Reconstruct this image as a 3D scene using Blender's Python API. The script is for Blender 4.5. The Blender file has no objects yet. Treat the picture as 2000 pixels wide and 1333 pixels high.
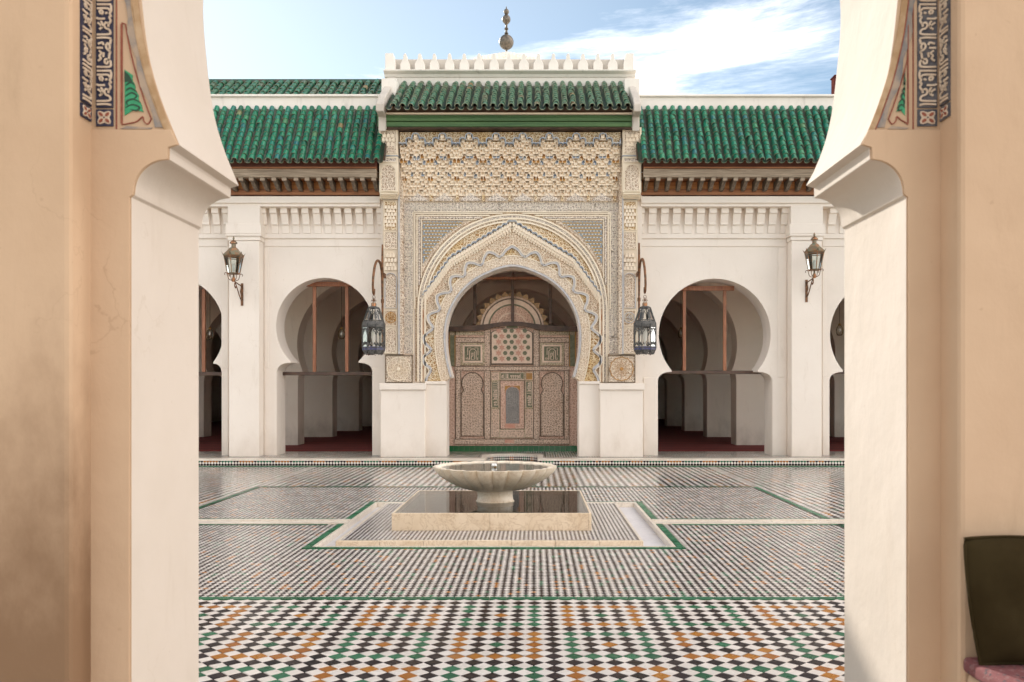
import bpy, bmesh, math, random
import numpy as np
from mathutils import Vector, Matrix
from mathutils.geometry import tessellate_polygon
R_ = math.radians
rnd = random.Random(7)
S = bpy.context.scene
COL = S.collection

# ------------------------------------------------------------------ camera, sky, sun, exposure
EYE, FPX, VX, VY = 1.5, 1700.0, 1045.0, 762.0
cam_d = bpy.data.cameras.new('camera'); cam = bpy.data.objects.new('camera', cam_d); COL.objects.link(cam)
cam.location = (0, 0, EYE); cam.rotation_euler = (R_(90), 0, 0)
cam_d.sensor_width = 36.0; cam_d.lens = 36.0*FPX/2000.0
cam_d.shift_x = (1000.0-VX)/2000.0; cam_d.shift_y = (VY-666.5)/2000.0
cam_d.clip_start = 0.05; cam_d.clip_end = 500
cam_d.dof.use_dof = True; cam_d.dof.focus_distance = 14.0; cam_d.dof.aperture_fstop = 5.0
S.camera = cam

SUN_AZ, SUN_EL = 25.0, 24.6            # degrees left of the facade's normal, and above the horizon
w = bpy.data.worlds.new('World'); S.world = w; w.use_nodes = True
def build_world():
    nt = w.node_tree; N = nt.nodes; L = nt.links
    for n in list(N): N.remove(n)
    out = N.new('ShaderNodeOutputWorld'); bg = N.new('ShaderNodeBackground')
    sky = N.new('ShaderNodeTexSky'); sky.sky_type = 'NISHITA'; sky.sun_disc = False
    sky.sun_elevation = R_(SUN_EL); sky.sun_rotation = R_(-SUN_AZ)
    sky.air_density = 0.75; sky.dust_density = 0.15; sky.ozone_density = 0.3; sky.altitude = 400
    tc = N.new('ShaderNodeTexCoord')
    mp = N.new('ShaderNodeMapping'); mp.vector_type = 'POINT'
    mp.inputs['Rotation'].default_value = (0, R_(50), 0); mp.inputs['Scale'].default_value = (1.2, 1.0, 5.5)
    mp.inputs['Location'].default_value = (-2.8542, -1.7727, 1.1991)
    n1 = N.new('ShaderNodeTexNoise'); n1.inputs['Scale'].default_value = 1.7; n1.inputs['Detail'].default_value = 9
    n1.inputs['Roughness'].default_value = 0.67; n1.inputs['Distortion'].default_value = 0.35
    vrot = N.new('ShaderNodeVectorRotate'); vrot.rotation_type = 'Z_AXIS'; vrot.inputs['Angle'].default_value = -0.05
    L.new(tc.outputs['Generated'], vrot.inputs['Vector']); L.new(vrot.outputs[0], mp.inputs[0]); L.new(mp.outputs[0], n1.inputs['Vector'])
    cr = N.new('ShaderNodeMapRange'); cr.interpolation_type = 'SMOOTHSTEP'
    cr.inputs[1].default_value = 0.24; cr.inputs[2].default_value = 0.85
    n2 = N.new('ShaderNodeTexNoise'); n2.inputs['Scale'].default_value = 1.1; n2.inputs['Detail'].default_value = 1.0
    of = N.new('ShaderNodeVectorMath'); of.operation = 'ADD'; of.inputs[1].default_value = COVER_AT
    L.new(tc.outputs['Generated'], of.inputs[0]); L.new(of.outputs[0], n2.inputs['Vector'])
    ma = N.new('ShaderNodeMath'); ma.operation = 'MULTIPLY_ADD'; ma.inputs[1].default_value = 1.9; L.new(n2.outputs['Fac'], ma.inputs[0])
    sb = N.new('ShaderNodeMath'); sb.operation = 'SUBTRACT'; sb.inputs[1].default_value = 0.95; L.new(n1.outputs['Fac'], sb.inputs[0]); L.new(sb.outputs[0], ma.inputs[2])
    L.new(ma.outputs[0], cr.inputs[0])
    # thin veil that thickens towards the sun's side
    dot = N.new('ShaderNodeVectorMath'); dot.operation = 'DOT_PRODUCT'
    dot.inputs[1].default_value = (-math.sin(R_(SUN_AZ))*math.cos(R_(SUN_EL)), math.cos(R_(SUN_AZ))*math.cos(R_(SUN_EL)), math.sin(R_(SUN_EL)))
    L.new(tc.outputs['Generated'], dot.inputs[0])
    vr = N.new('ShaderNodeMapRange'); vr.interpolation_type = 'SMOOTHSTEP'
    vr.inputs[1].default_value = 0.72; vr.inputs[2].default_value = 0.97; vr.inputs[3].default_value = 0.0; vr.inputs[4].default_value = 0.045
    L.new(dot.outputs['Value'], vr.inputs[0])
    mx = N.new('ShaderNodeMath'); mx.operation = 'MAXIMUM'
    pw = N.new('ShaderNodeMath'); pw.operation = 'POWER'; pw.inputs[1].default_value = 2.7; L.new(cr.outputs[0], pw.inputs[0])
    L.new(pw.outputs[0], mx.inputs[0]); L.new(vr.outputs[0], mx.inputs[1])
    mix = N.new('ShaderNodeMix'); mix.data_type = 'RGBA'
    tn = N.new('ShaderNodeMix'); tn.data_type = 'RGBA'; tn.blend_type = 'MULTIPLY'; tn.inputs[0].default_value = 1.0
    L.new(sky.outputs[0], tn.inputs[6]); tn.inputs[7].default_value = (0.94, 1.04, 0.95, 1)
    L.new(mx.outputs[0], mix.inputs[0]); L.new(tn.outputs[2], mix.inputs[6])
    mix.inputs[7].default_value = (CLOUD[0], CLOUD[1], CLOUD[2], 1)
    L.new(mix.outputs[2], bg.inputs[0]); bg.inputs[1].default_value = SKY_STRENGTH
    L.new(bg.outputs[0], out.inputs[0])
SKY_STRENGTH = 0.05; COVER_AT = (5.29, -1.02, -0.05)  # cover offset picked so bright cloud outside the view lights the facade
CLOUD = (38.0, 35.2, 33.4)
build_world()
sun_d = bpy.data.lights.new('sun', 'SUN'); sun = bpy.data.objects.new('sun', sun_d); COL.objects.link(sun)
sun_d.energy = 2.0; sun_d.angle = R_(0.53); sun_d.color = (1.0, 0.95, 0.87)
sd = Vector((-math.sin(R_(SUN_AZ))*math.cos(R_(SUN_EL)), math.cos(R_(SUN_AZ))*math.cos(R_(SUN_EL)), math.sin(R_(SUN_EL))))
sun.rotation_euler = sd.to_track_quat('Z', 'Y').to_euler(); sun.location = (-8, 16, 14)
S.view_settings.view_transform = 'Standard'; S.view_settings.look = 'None'
S.view_settings.exposure = 1.6; S.view_settings.gamma = 1.0
S.render.engine = 'CYCLES'
cy = S.cycles
cy.use_denoising = True; cy.max_bounces = 10; cy.diffuse_bounces = 8; cy.glossy_bounces = 3; cy.transmission_bounces = 4
cy.transparent_max_bounces = 10; cy.caustics_reflective = False; cy.caustics_refractive = False; cy.sample_clamp_indirect = 6

# ------------------------------------------------------------------ materials
def new_mat(name):
    m = bpy.data.materials.new(name); m.use_nodes = True
    nt = m.node_tree; nt.nodes.clear()
    o = nt.nodes.new('ShaderNodeOutputMaterial'); b = nt.nodes.new('ShaderNodeBsdfPrincipled')
    nt.links.new(b.outputs[0], o.inputs[0])
    return m, nt, b
def c4(c): return (c[0], c[1], c[2], 1.0)
def mixc(nt, fac, a, b, mode='MIX'):
    n = nt.nodes.new('ShaderNodeMix'); n.data_type = 'RGBA'; n.blend_type = mode
    for sock, v in ((0, fac), (6, a), (7, b)):
        if isinstance(v, (int, float)): n.inputs[sock].default_value = v
        elif isinstance(v, tuple): n.inputs[sock].default_value = c4(v)
        else: nt.links.new(v, n.inputs[sock])
    return n.outputs[2]
def math_(nt, op, a, b=None, c=None):
    n = nt.nodes.new('ShaderNodeMath'); n.operation = op
    for i, v in enumerate((a, b, c)):
        if v is None: continue
        if isinstance(v, (int, float)): n.inputs[i].default_value = v
        else: nt.links.new(v, n.inputs[i])
    return n.outputs[0]
def rng(nt, v, a, b, c=0.0, d=1.0):
    n = nt.nodes.new('ShaderNodeMapRange'); n.interpolation_type = 'SMOOTHSTEP'
    nt.links.new(v, n.inputs[0])
    for i, x in zip((1, 2, 3, 4), (a, b, c, d)): n.inputs[i].default_value = x
    return n.outputs[0]
def coords(nt, which='Object', scale=(1, 1, 1)):
    t = nt.nodes.new('ShaderNodeTexCoord')
    if scale == (1, 1, 1): return t.outputs[which]
    m = nt.nodes.new('ShaderNodeMapping'); m.inputs['Scale'].default_value = scale
    nt.links.new(t.outputs[which], m.inputs[0]); return m.outputs[0]
def noise(nt, vec, scale, detail=4, rough=0.55, dist=0.0):
    n = nt.nodes.new('ShaderNodeTexNoise'); nt.links.new(vec, n.inputs['Vector'])
    n.inputs['Scale'].default_value = scale; n.inputs['Detail'].default_value = detail
    n.inputs['Roughness'].default_value = rough; n.inputs['Distortion'].default_value = dist
    return n.outputs['Fac']
def bump(nt, b, h, strength=0.3, dist=0.01, prev=None):
    n = nt.nodes.new('ShaderNodeBump'); n.inputs['Strength'].default_value = strength; n.inputs['Distance'].default_value = dist
    nt.links.new(h, n.inputs['Height'])
    if prev is not None: nt.links.new(prev, n.inputs['Normal'])
    nt.links.new(n.outputs[0], b.inputs['Normal']); return n.outputs[0]

def plaster(name, c1, c2, dirt=None, rough=0.85, lumps=0.25, grain=0.15, dirt_amt=0.5, floor_dirt_shade=None, floor_z=(0.2, 0.9), cracks=0.0, floor_amt=0.7):
    m, nt, b = new_mat(name)
    v = coords(nt)
    big = rng(nt, noise(nt, v, 0.9, 5, 0.6), 0.3, 0.7)
    col = mixc(nt, big, c1, c2)
    if dirt is not None:
        st = noise(nt, coords(nt, 'Object', (3.0, 3.0, 0.7)), 1.6, 7, 0.7)
        col = mixc(nt, math_(nt, 'MULTIPLY', rng(nt, st, 0.55, 0.8), dirt_amt), col, dirt)
        sp = noise(nt, v, 26, 2, 0.5)
        col = mixc(nt, math_(nt, 'MULTIPLY', rng(nt, sp, 0.72, 0.8), dirt_amt*0.8), col, dirt)
    if floor_dirt_shade is not None:       # uneven darkening towards the floor: dirt, and on the tan wall painted shade
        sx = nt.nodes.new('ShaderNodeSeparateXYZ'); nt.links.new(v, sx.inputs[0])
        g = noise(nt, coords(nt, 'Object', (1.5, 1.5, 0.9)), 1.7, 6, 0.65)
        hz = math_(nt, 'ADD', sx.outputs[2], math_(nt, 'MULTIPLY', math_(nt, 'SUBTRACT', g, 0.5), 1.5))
        col = mixc(nt, rng(nt, hz, floor_z[1], floor_z[0], 0.0, floor_amt), col, floor_dirt_shade)
    if cracks and dirt is not None:
        cv = nt.nodes.new('ShaderNodeVectorMath'); cv.operation = 'ADD'
        dn = nt.nodes.new('ShaderNodeTexNoise'); dn.inputs['Scale'].default_value = 3.0; dn.inputs['Detail'].default_value = 5; nt.links.new(v, dn.inputs['Vector'])
        dsc = nt.nodes.new('ShaderNodeVectorMath'); dsc.operation = 'SCALE'; dsc.inputs['Scale'].default_value = 0.5; nt.links.new(dn.outputs['Color'], dsc.inputs[0])
        nt.links.new(v, cv.inputs[0]); nt.links.new(dsc.outputs[0], cv.inputs[1])
        vo = nt.nodes.new('ShaderNodeTexVoronoi'); vo.feature = 'DISTANCE_TO_EDGE'; vo.inputs['Scale'].default_value = 1.1; nt.links.new(cv.outputs[0], vo.inputs['Vector'])
        ck = rng(nt, vo.outputs['Distance'], 0.0, cracks, 1.0, 0.0)
        ck = math_(nt, 'MULTIPLY', ck, rng(nt, noise(nt, v, 1.3, 3), 0.52, 0.62))
        col = mixc(nt, math_(nt, 'MULTIPLY', ck, 0.28), col, dirt)
    nt.links.new(col, b.inputs['Base Color'])
    b.inputs['Roughness'].default_value = rough; b.inputs['Specular IOR Level'].default_value = 0.25
    n0 = bump(nt, b, noise(nt, coords(nt, 'Object', (2.2, 2.2, 0.8)), 2.4, 6, 0.6, 1.2), lumps*0.4, 0.02)
    n1 = bump(nt, b, noise(nt, v, 3.0, 4, 0.5), lumps, 0.03, n0)
    bump(nt, b, noise(nt, v, 90, 3, 0.6), grain, 0.003, n1)
    return m

def carved(name, light, ground, scale=15.0, tint=None, depth=0.012, ringk=32.0, cover=0.5, rough=0.8):
    """low relief stucco: scrolling ridges and little rosettes over a pigmented ground"""
    m, nt, b = new_mat(name)
    v = coords(nt)
    sx = nt.nodes.new('ShaderNodeSeparateXYZ'); nt.links.new(v, sx.inputs[0])
    cx = nt.nodes.new('ShaderNodeCombineXYZ')
    nt.links.new(sx.outputs[0], cx.inputs[0]); nt.links.new(sx.outputs[2], cx.inputs[1])
    nz = nt.nodes.new('ShaderNodeTexNoise'); nz.inputs['Scale'].default_value = scale*0.8; nz.inputs['Detail'].default_value = 1
    nt.links.new(cx.outputs[0], nz.inputs['Vector'])
    wv = nt.nodes.new('ShaderNodeVectorMath'); wv.operation = 'SCALE'; wv.inputs['Scale'].default_value = 0.9/scale
    nt.links.new(nz.outputs['Color'], wv.inputs[0])
    ad = nt.nodes.new('ShaderNodeVectorMath'); ad.operation = 'ADD'
    nt.links.new(cx.outputs[0], ad.inputs[0]); nt.links.new(wv.outputs[0], ad.inputs[1])
    def vor(feature, sc):
        n = nt.nodes.new('ShaderNodeTexVoronoi'); n.voronoi_dimensions = '2D'; n.feature = feature
        n.inputs['Scale'].default_value = sc; n.inputs['Randomness'].default_value = 0.75
        nt.links.new(ad.outputs[0], n.inputs['Vector']); return n.outputs['Distance']
    edge = rng(nt, vor('DISTANCE_TO_EDGE', scale), 0.05, 0.13, 1.0, 0.0)
    ring = math_(nt, 'SINE', math_(nt, 'MULTIPLY', vor('F1', scale*1.05), ringk*0.5))
    ring = rng(nt, ring, -0.1, 0.6)
    h = math_(nt, 'MAXIMUM', edge, ring)
    lt = light
    big = noise(nt, v, 2.2, 4, 0.6)
    if tint is not None: lt = mixc(nt, rng(nt, big, 0.45, 0.7, 0.0, 0.8), light, tint)
    nt.links.new(mixc(nt, h, ground, lt), b.inputs['Base Color'])
    b.inputs['Roughness'].default_value = rough; b.inputs['Specular IOR Level'].default_value = 0.2
    bump(nt, b, h, 0.9, depth)
    return m

def simple(name, c, rough=0.5, metal=0.0, c2=None, nscale=8.0, bumpk=0.1, spec=0.5, bscale=40.0, stretch=(1, 1, 1), dist=0.004, n_lo=0.35, n_hi=0.65):
    m, nt, b = new_mat(name)
    v = coords(nt, 'Object', stretch)
    if c2 is not None: nt.links.new(mixc(nt, rng(nt, noise(nt, v, nscale, 5, 0.6), n_lo, n_hi), c, c2), b.inputs['Base Color'])
    else: b.inputs['Base Color'].default_value = c4(c)
    b.inputs['Roughness'].default_value = rough; b.inputs['Metallic'].default_value = metal; b.inputs['Specular IOR Level'].default_value = spec
    if bumpk: bump(nt, b, noise(nt, v, bscale, 4, 0.6), bumpk, dist)
    return m

def glazed_roof(name, cols):
    m, nt, b = new_mat(name)
    oi = nt.nodes.new('ShaderNodeObjectInfo')
    cr = nt.nodes.new('ShaderNodeValToRGB'); cr.color_ramp.interpolation = 'LINEAR'
    el = cr.color_ramp.elements
    el[0].position = cols[0][0]; el[0].color = c4(cols[0][1]); el[1].position = cols[-1][0]; el[1].color = c4(cols[-1][1])
    for p, c in cols[1:-1]:
        e = el.new(p); e.color = c4(c)
    nt.links.new(oi.outputs['Random'], cr.inputs[0])
    v = coords(nt)
    gm = nt.nodes.new('ShaderNodeNewGeometry')
    n = noise(nt, gm.outputs['Position'], 16, 5, 0.65)
    col = mixc(nt, rng(nt, n, 0.5, 0.85, 0.0, 0.55), cr.outputs[0], (0.06, 0.06, 0.04))
    col = mixc(nt, rng(nt, noise(nt, gm.outputs['Position'], 7, 3, 0.6), 0.45, 0.8, 0.0, 0.45), col, (0.10, 0.30, 0.16))
    nt.links.new(col, b.inputs['Base Color'])
    nt.links.new(rng(nt, n, 0.4, 0.75, 0.27, 0.65), b.inputs['Roughness']); b.inputs['Specular IOR Level'].default_value = 0.4
    bump(nt, b, noise(nt, gm.outputs['Position'], 50, 3, 0.6), 0.2, 0.004)
    return m

def vcol_tile(name, rough=0.22, spec=0.12, wear=0.3):
    m, nt, b = new_mat(name)
    a = nt.nodes.new('ShaderNodeAttribute'); a.attribute_name = 'glaze'
    v = coords(nt)
    n = noise(nt, v, 5, 6, 0.7)
    col = mixc(nt, rng(nt, n, 0.55, 0.8, 0.0, wear), a.outputs['Color'], (0.42, 0.38, 0.33))
    nt.links.new(col, b.inputs['Base Color'])
    nt.links.new(rng(nt, n, 0.3, 0.8, rough*0.7, rough*2.2), b.inputs['Roughness'])
    b.inputs['Specular IOR Level'].default_value = spec
    bump(nt, b, noise(nt, v, 60, 3, 0.5), 0.08, 0.003)
    return m

def obj_tile(name, c, c2, rough=0.26):
    m, nt, b = new_mat(name)
    oi = nt.nodes.new('ShaderNodeObjectInfo'); gm = nt.nodes.new('ShaderNodeNewGeometry')
    col = mixc(nt, oi.outputs['Random'], c, c2)
    n = noise(nt, gm.outputs['Position'], 5, 6, 0.7)
    col = mixc(nt, rng(nt, n, 0.55, 0.8, 0.0, 0.3), col, (0.42, 0.38, 0.33))
    nt.links.new(col, b.inputs['Base Color'])
    nt.links.new(rng(nt, n, 0.3, 0.8, rough*0.7, rough*2.2), b.inputs['Roughness']); b.inputs['Specular IOR Level'].default_value = 0.12
    bump(nt, b, noise(nt, gm.outputs['Position'], 60, 3, 0.5), 0.08, 0.003)
    return m

def thin_glass(name, tint=(0.9, 0.94, 0.92), ior=1.5, rough=0.03, wave=0.0):
    m = bpy.data.materials.new(name); m.use_nodes = True; nt = m.node_tree; nt.nodes.clear()
    o = nt.nodes.new('ShaderNodeOutputMaterial'); mx = nt.nodes.new('ShaderNodeMixShader')
    f = nt.nodes.new('ShaderNodeFresnel'); f.inputs[0].default_value = ior
    t = nt.nodes.new('ShaderNodeBsdfTransparent'); t.inputs[0].default_value = c4(tint)
    g = nt.nodes.new('ShaderNodeBsdfGlossy'); g.inputs['Roughness'].default_value = rough
    if wave:
        bp = nt.nodes.new('ShaderNodeBump'); bp.inputs['Strength'].default_value = wave; bp.inputs['Distance'].default_value = 0.01
        nt.links.new(noise(nt, coords(nt, 'Object', (1, 1, 1)), 9.0, 3, 0.5), bp.inputs['Height'])
        nt.links.new(bp.outputs[0], g.inputs['Normal']); nt.links.new(bp.outputs[0], f.inputs['Normal'])
    nt.links.new(f.outputs[0], mx.inputs[0]); nt.links.new(t.outputs[0], mx.inputs[1]); nt.links.new(g.outputs[0], mx.inputs[2])
    nt.links.new(mx.outputs[0], o.inputs[0]); return m

def wood(name, c1, c2, rough=0.6, scale=5.0, axis=(0.25, 4, 6)):
    m, nt, b = new_mat(name)
    v = coords(nt, 'Object', axis)
    n = noise(nt, v, scale, 8, 0.65, 0.8)
    nt.links.new(mixc(nt, rng(nt, n, 0.3, 0.72), c1, c2), b.inputs['Base Color'])
    b.inputs['Roughness'].default_value = rough
    bump(nt, b, n, 0.35, 0.01)
    return m

def marble(name, c1, c2, vein, rough=0.25, stain=None):
    m, nt, b = new_mat(name)
    v = coords(nt)
    col = mixc(nt, rng(nt, noise(nt, v, 3.5, 7, 0.65, 0.6), 0.3, 0.7), c1, c2)
    vn = noise(nt, v, 4.5, 8, 0.7, 1.8)
    col = mixc(nt, rng(nt, math_(nt, 'ABSOLUTE', math_(nt, 'SUBTRACT', vn, 0.5)), 0.0, 0.03, 0.55, 0.0), col, vein)
    sp = noise(nt, v, 45, 4, 0.7)
    col = mixc(nt, rng(nt, sp, 0.62, 0.75, 0.0, 0.5), col, vein)
    if stain is not None:
        st = noise(nt, coords(nt, 'Object', (4, 4, 1)), 1.3, 6, 0.7)
        col = mixc(nt, rng(nt, st, 0.52, 0.75, 0.0, 0.55), col, stain)
    nt.links.new(col, b.inputs['Base Color']); b.inputs['Roughness'].default_value = rough
    bump(nt, b, noise(nt, v, 30, 4, 0.6), 0.12, 0.004)
    return m

WHITE = plaster('white_plaster', (0.80, 0.735, 0.662), (0.765, 0.697, 0.622), (0.58, 0.50, 0.41), lumps=0.16, dirt_amt=0.5, floor_dirt_shade=(0.58, 0.50, 0.42), floor_z=(-.35, 0.75), cracks=.006)
PARAPET = plaster('weathered_white', (0.78, 0.74, 0.68), (0.70, 0.66, 0.60), (0.40, 0.37, 0.33), lumps=0.3, dirt_amt=0.7)
RECESS_SHADE = plaster('recess_shade_plaster', (0.60, 0.555, 0.50), (0.52, 0.48, 0.425), (0.30, 0.27, 0.24), lumps=0.3, dirt_amt=0.7)  # darker grey puts the shade of the parapet recesses into the colour
COPING = plaster('weathered_coping', (0.62, 0.57, 0.50), (0.45, 0.41, 0.36), (0.16, 0.14, 0.12), lumps=0.5, dirt_amt=0.9)
INNER = plaster('hall_plaster', (0.90, 0.825, 0.725), (0.86, 0.775, 0.67), (0.45, 0.38, 0.30), lumps=0.12, dirt_amt=0.35, floor_dirt_shade=(0.34, 0.28, 0.22), floor_z=(-0.3, 0.9))
JAMB = plaster('jamb_plaster', (0.62, 0.54, 0.465), (0.58, 0.50, 0.42), (0.46, 0.37, 0.28), lumps=0.42, dirt_amt=0.35, cracks=.004)
TAN = plaster('tan_plaster', (0.55, 0.384, 0.252), (0.49, 0.333, 0.212), (0.36, 0.25, 0.15), lumps=0.30, dirt_amt=0.4, floor_dirt_shade=(0.20, 0.115, 0.062), floor_z=(0.65, 1.8), cracks=.003, floor_amt=.95)  # dark brown low down paints the shade at the foot of the left wall
TAN2 = plaster('tan_plaster_clean', (0.56, 0.39, 0.257), (0.50, 0.338, 0.217), (0.32, 0.21, 0.12), lumps=0.42, dirt_amt=0.32, cracks=.004)
SHELL = plaster('carving_ground', (0.70, 0.60, 0.47), (0.62, 0.52, 0.40), None, lumps=0.2)
ST_CREAM = carved('carved_stucco', (0.82, 0.715, 0.585), (0.42, 0.30, 0.205), 15, (0.79, 0.65, 0.51))
ST_GOLD = carved('carved_stucco_ochre_ground', (0.78, 0.66, 0.48), (0.36, 0.20, 0.075), 13, (0.66, 0.46, 0.20))
ST_GREY = carved('carved_stucco_grey_ground', (0.82, 0.735, 0.64), (0.36, 0.305, 0.265), 15, (0.79, 0.69, 0.57))
ST_ROSE = carved('carved_stucco_rose', (0.79, 0.68, 0.53), (0.42, 0.27, 0.165), 17, (0.77, 0.60, 0.46))
ST_PALE = carved('carved_stucco_pale', (0.82, 0.72, 0.59), (0.50, 0.36, 0.235), 18, (0.80, 0.66, 0.50), depth=0.008)
SC_ROSE = carved('screen_carving', (0.80, 0.57, 0.45), (0.54, 0.33, 0.245), 14, (0.72, 0.50, 0.385), depth=0.008)
SC_FINE = carved('screen_fine_carving', (0.84, 0.66, 0.53), (0.36, 0.25, 0.18), 17, (0.76, 0.56, 0.43), depth=0.01)
SC_GREY = carved('screen_grille', (0.46, 0.43, 0.40), (0.17, 0.165, 0.16), 26, (0.3, 0.29, 0.28), depth=0.01)
SC_OLIVE = carved('screen_olive_carving', (0.70, 0.58, 0.42), (0.27, 0.225, 0.14), 20, (0.64, 0.46, 0.31), depth=0.008)
MQ_CREAM = plaster('muqarnas_cream', (0.82, 0.72, 0.58), (0.76, 0.64, 0.50), (0.50, 0.36, 0.23), lumps=0.1, dirt_amt=0.4, grain=.05)
MQ_BLUE = simple('faded_blue_paint', (0.23, 0.28, 0.36), 0.7, c2=(0.40, 0.42, 0.44), nscale=12)
MQ_OCHRE = simple('ochre_paint', (0.48, 0.25, 0.06), 0.7, c2=(0.36, 0.19, 0.07), nscale=14)
MQ_DARK = simple('dark_ornament', (0.12, 0.085, 0.05), 0.8)
BLUEGREY = simple('blue_grey_paint', (0.40, 0.40, 0.42), 0.7, c2=(0.52, 0.50, 0.48), nscale=9)
PALE = plaster('pale_moulding', (0.80, 0.72, 0.58), (0.74, 0.64, 0.50), (0.5, 0.4, 0.28), lumps=0.15, dirt_amt=0.4)
RUST = simple('rust_stain', (0.42, 0.19, 0.09), 0.8, c2=(0.62, 0.46, 0.33), nscale=6)
GREENBEAM = wood('green_painted_wood', (0.028, 0.085, 0.022), (0.075, 0.155, 0.045), 0.55, 3.0)
WOOD_ORANGE = wood('orange_cedar', (0.50, 0.19, 0.055), (0.72, 0.36, 0.14), 0.65)
WOOD_BROWN = wood('brown_cedar', (0.23, 0.085, 0.035), (0.44, 0.20, 0.09), 0.65)
WOOD_DARK = wood('dark_red_board', (0.09, 0.026, 0.016), (0.19, 0.07, 0.04), 0.6)
WOOD_GREY = wood('weathered_beam', (0.20, 0.155, 0.11), (0.46, 0.37, 0.275), 0.8)
WOOD_BLACK = simple('dark_bracket_wood', (0.10, 0.075, 0.055), 0.75, c2=(0.20, 0.155, 0.11), nscale=25)
WOOD_FRAME = wood('red_brown_frame', (0.21, 0.075, 0.035), (0.38, 0.16, 0.08), 0.5, axis=(4, 4, 0.4))
WOOD_BEAM = simple('dark_beam', (0.055, 0.03, 0.02), 0.5, c2=(0.10, 0.055, 0.035), nscale=6)
ROOFG = glazed_roof('green_glazed_tile', [(0.0, (0.006, 0.09, 0.052)), (0.3, (0.007, 0.125, 0.066)), (0.62, (0.010, 0.165, 0.09)), (0.84, (0.012, 0.15, 0.105)), (0.93, (0.012, 0.11, 0.115)), (0.955, (0.015, 0.165, 0.085)), (0.995, (0.04, 0.19, 0.09)), (1.0, (0.20, 0.14, 0.06))])
ROOFG2 = glazed_roof('old_green_glazed_tile', [(0.0, (0.012, 0.075, 0.04)), (0.35, (0.02, 0.12, 0.065)), (0.6, (0.03, 0.14, 0.085)), (0.85, (0.045, 0.13, 0.075)), (0.96, (0.10, 0.115, 0.075)), (1.0, (0.30, 0.15, 0.05))])
PAN = simple('pan_tile_green', (0.012, 0.07, 0.04), 0.45, c2=(0.07, 0.06, 0.04), nscale=9)
TERRA = simple('terracotta', (0.30, 0.115, 0.06), 0.85, c2=(0.42, 0.22, 0.13), nscale=10)
MORTAR = simple('old_mortar', (0.085, 0.06, 0.045), 0.9, c2=(0.15, 0.10, 0.07), nscale=8)
RIM = simple('tile_rim', (0.34, 0.33, 0.24), 0.7, c2=(0.16, 0.24, 0.15), nscale=14)
GROUT = simple('grout', (0.40, 0.35, 0.30), 0.9, c2=(0.30, 0.26, 0.22), nscale=6)
ZEL = vcol_tile('zellij_glaze')
ZELFAR = vcol_tile('zellij_glaze_smooth', 0.15, 0.24, 0.2)
T_WHITE = obj_tile('zellij_white', (0.80, 0.755, 0.70), (0.70, 0.655, 0.60))
T_BLACK = obj_tile('zellij_black', (0.011, 0.007, 0.008), (0.028, 0.018, 0.020))
T_GREEN = obj_tile('zellij_green', (0.014, 0.105, 0.05), (0.038, 0.175, 0.09))
T_OCHRE = obj_tile('zellij_ochre', (0.42, 0.175, 0.022), (0.33, 0.115, 0.018))
MARB = marble('cream_marble', (0.80, 0.68, 0.52), (0.72, 0.595, 0.435), (0.46, 0.32, 0.19), 0.3, (0.56, 0.40, 0.24))
MARBB = marble('bowl_marble', (0.88, 0.79, 0.66), (0.82, 0.72, 0.57), (0.58, 0.45, 0.30), 0.3, (0.70, 0.56, 0.38))
MARBW = marble('white_marble', (0.74, 0.68, 0.59), (0.66, 0.59, 0.50), (0.42, 0.36, 0.29), 0.3, (0.56, 0.45, 0.32))
MARBG = marble('wet_grey_marble', (0.66, 0.66, 0.69), (0.56, 0.56, 0.60), (0.78, 0.76, 0.74), 0.3, (0.50, 0.47, 0.43))
MARBD = marble('wet_dark_marble', (0.20, 0.185, 0.155), (0.16, 0.15, 0.125), (0.27, 0.24, 0.19), 0.2)
WATER = thin_glass('water', (0.80, 0.84, 0.82), 1.36, 0.015, 0.07)
POOL = thin_glass('pool_film', (0.80, 0.82, 0.79), 1.55, 0.02, 0.05)
GLASS = thin_glass('clear_glass', (0.88, 0.92, 0.90), 1.5, 0.04)
GLASSM = thin_glass('milky_glass', (0.90, 0.90, 0.88), 1.35, 0.15)
IRON = simple('rusty_iron', (0.10, 0.055, 0.03), 0.6, 0.5, c2=(0.24, 0.11, 0.05), nscale=14)
COPPER = simple('aged_copper', (0.34, 0.15, 0.065), 0.42, 0.7, c2=(0.16, 0.16, 0.115), nscale=16)
VERDI = simple('greened_copper', (0.19, 0.22, 0.16), 0.5, 0.5, c2=(0.30, 0.17, 0.09), nscale=14)
TIN = simple('grey_tin', (0.055, 0.056, 0.056), 0.6, 0.25, c2=(0.13, 0.125, 0.115), nscale=22)
COBALT = simple('cobalt_band', (0.035, 0.04, 0.14), 0.45, 0.2, c2=(0.10, 0.10, 0.14), nscale=20)
BRASS = simple('dull_brass', (0.30, 0.19, 0.07), 0.45, 0.8)
FINIAL = simple('dark_bronze', (0.10, 0.085, 0.07), 0.45, 0.6, c2=(0.17, 0.14, 0.11), nscale=20)
NAVY = simple('navy_ground', (0.014, 0.013, 0.034), 0.7, c2=(0.03, 0.028, 0.055), nscale=30)
SLATE = simple('slate_ground', (0.055, 0.053, 0.062), 0.75, c2=(0.115, 0.105, 0.11), nscale=25)
LETTER = simple('cream_lettering', (0.62, 0.49, 0.365), 0.8, c2=(0.52, 0.39, 0.28), nscale=20)
REDLINE = simple('oxide_red_paint', (0.21, 0.048, 0.026), 0.75, c2=(0.29, 0.09, 0.05), nscale=40)
LEAFG = simple('leaf_green_paint', (0.02, 0.22, 0.09), 0.6, c2=(0.035, 0.30, 0.135), nscale=20)
LEAFD = simple('leaf_dark_paint', (0.015, 0.05, 0.025), 0.7)
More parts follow.
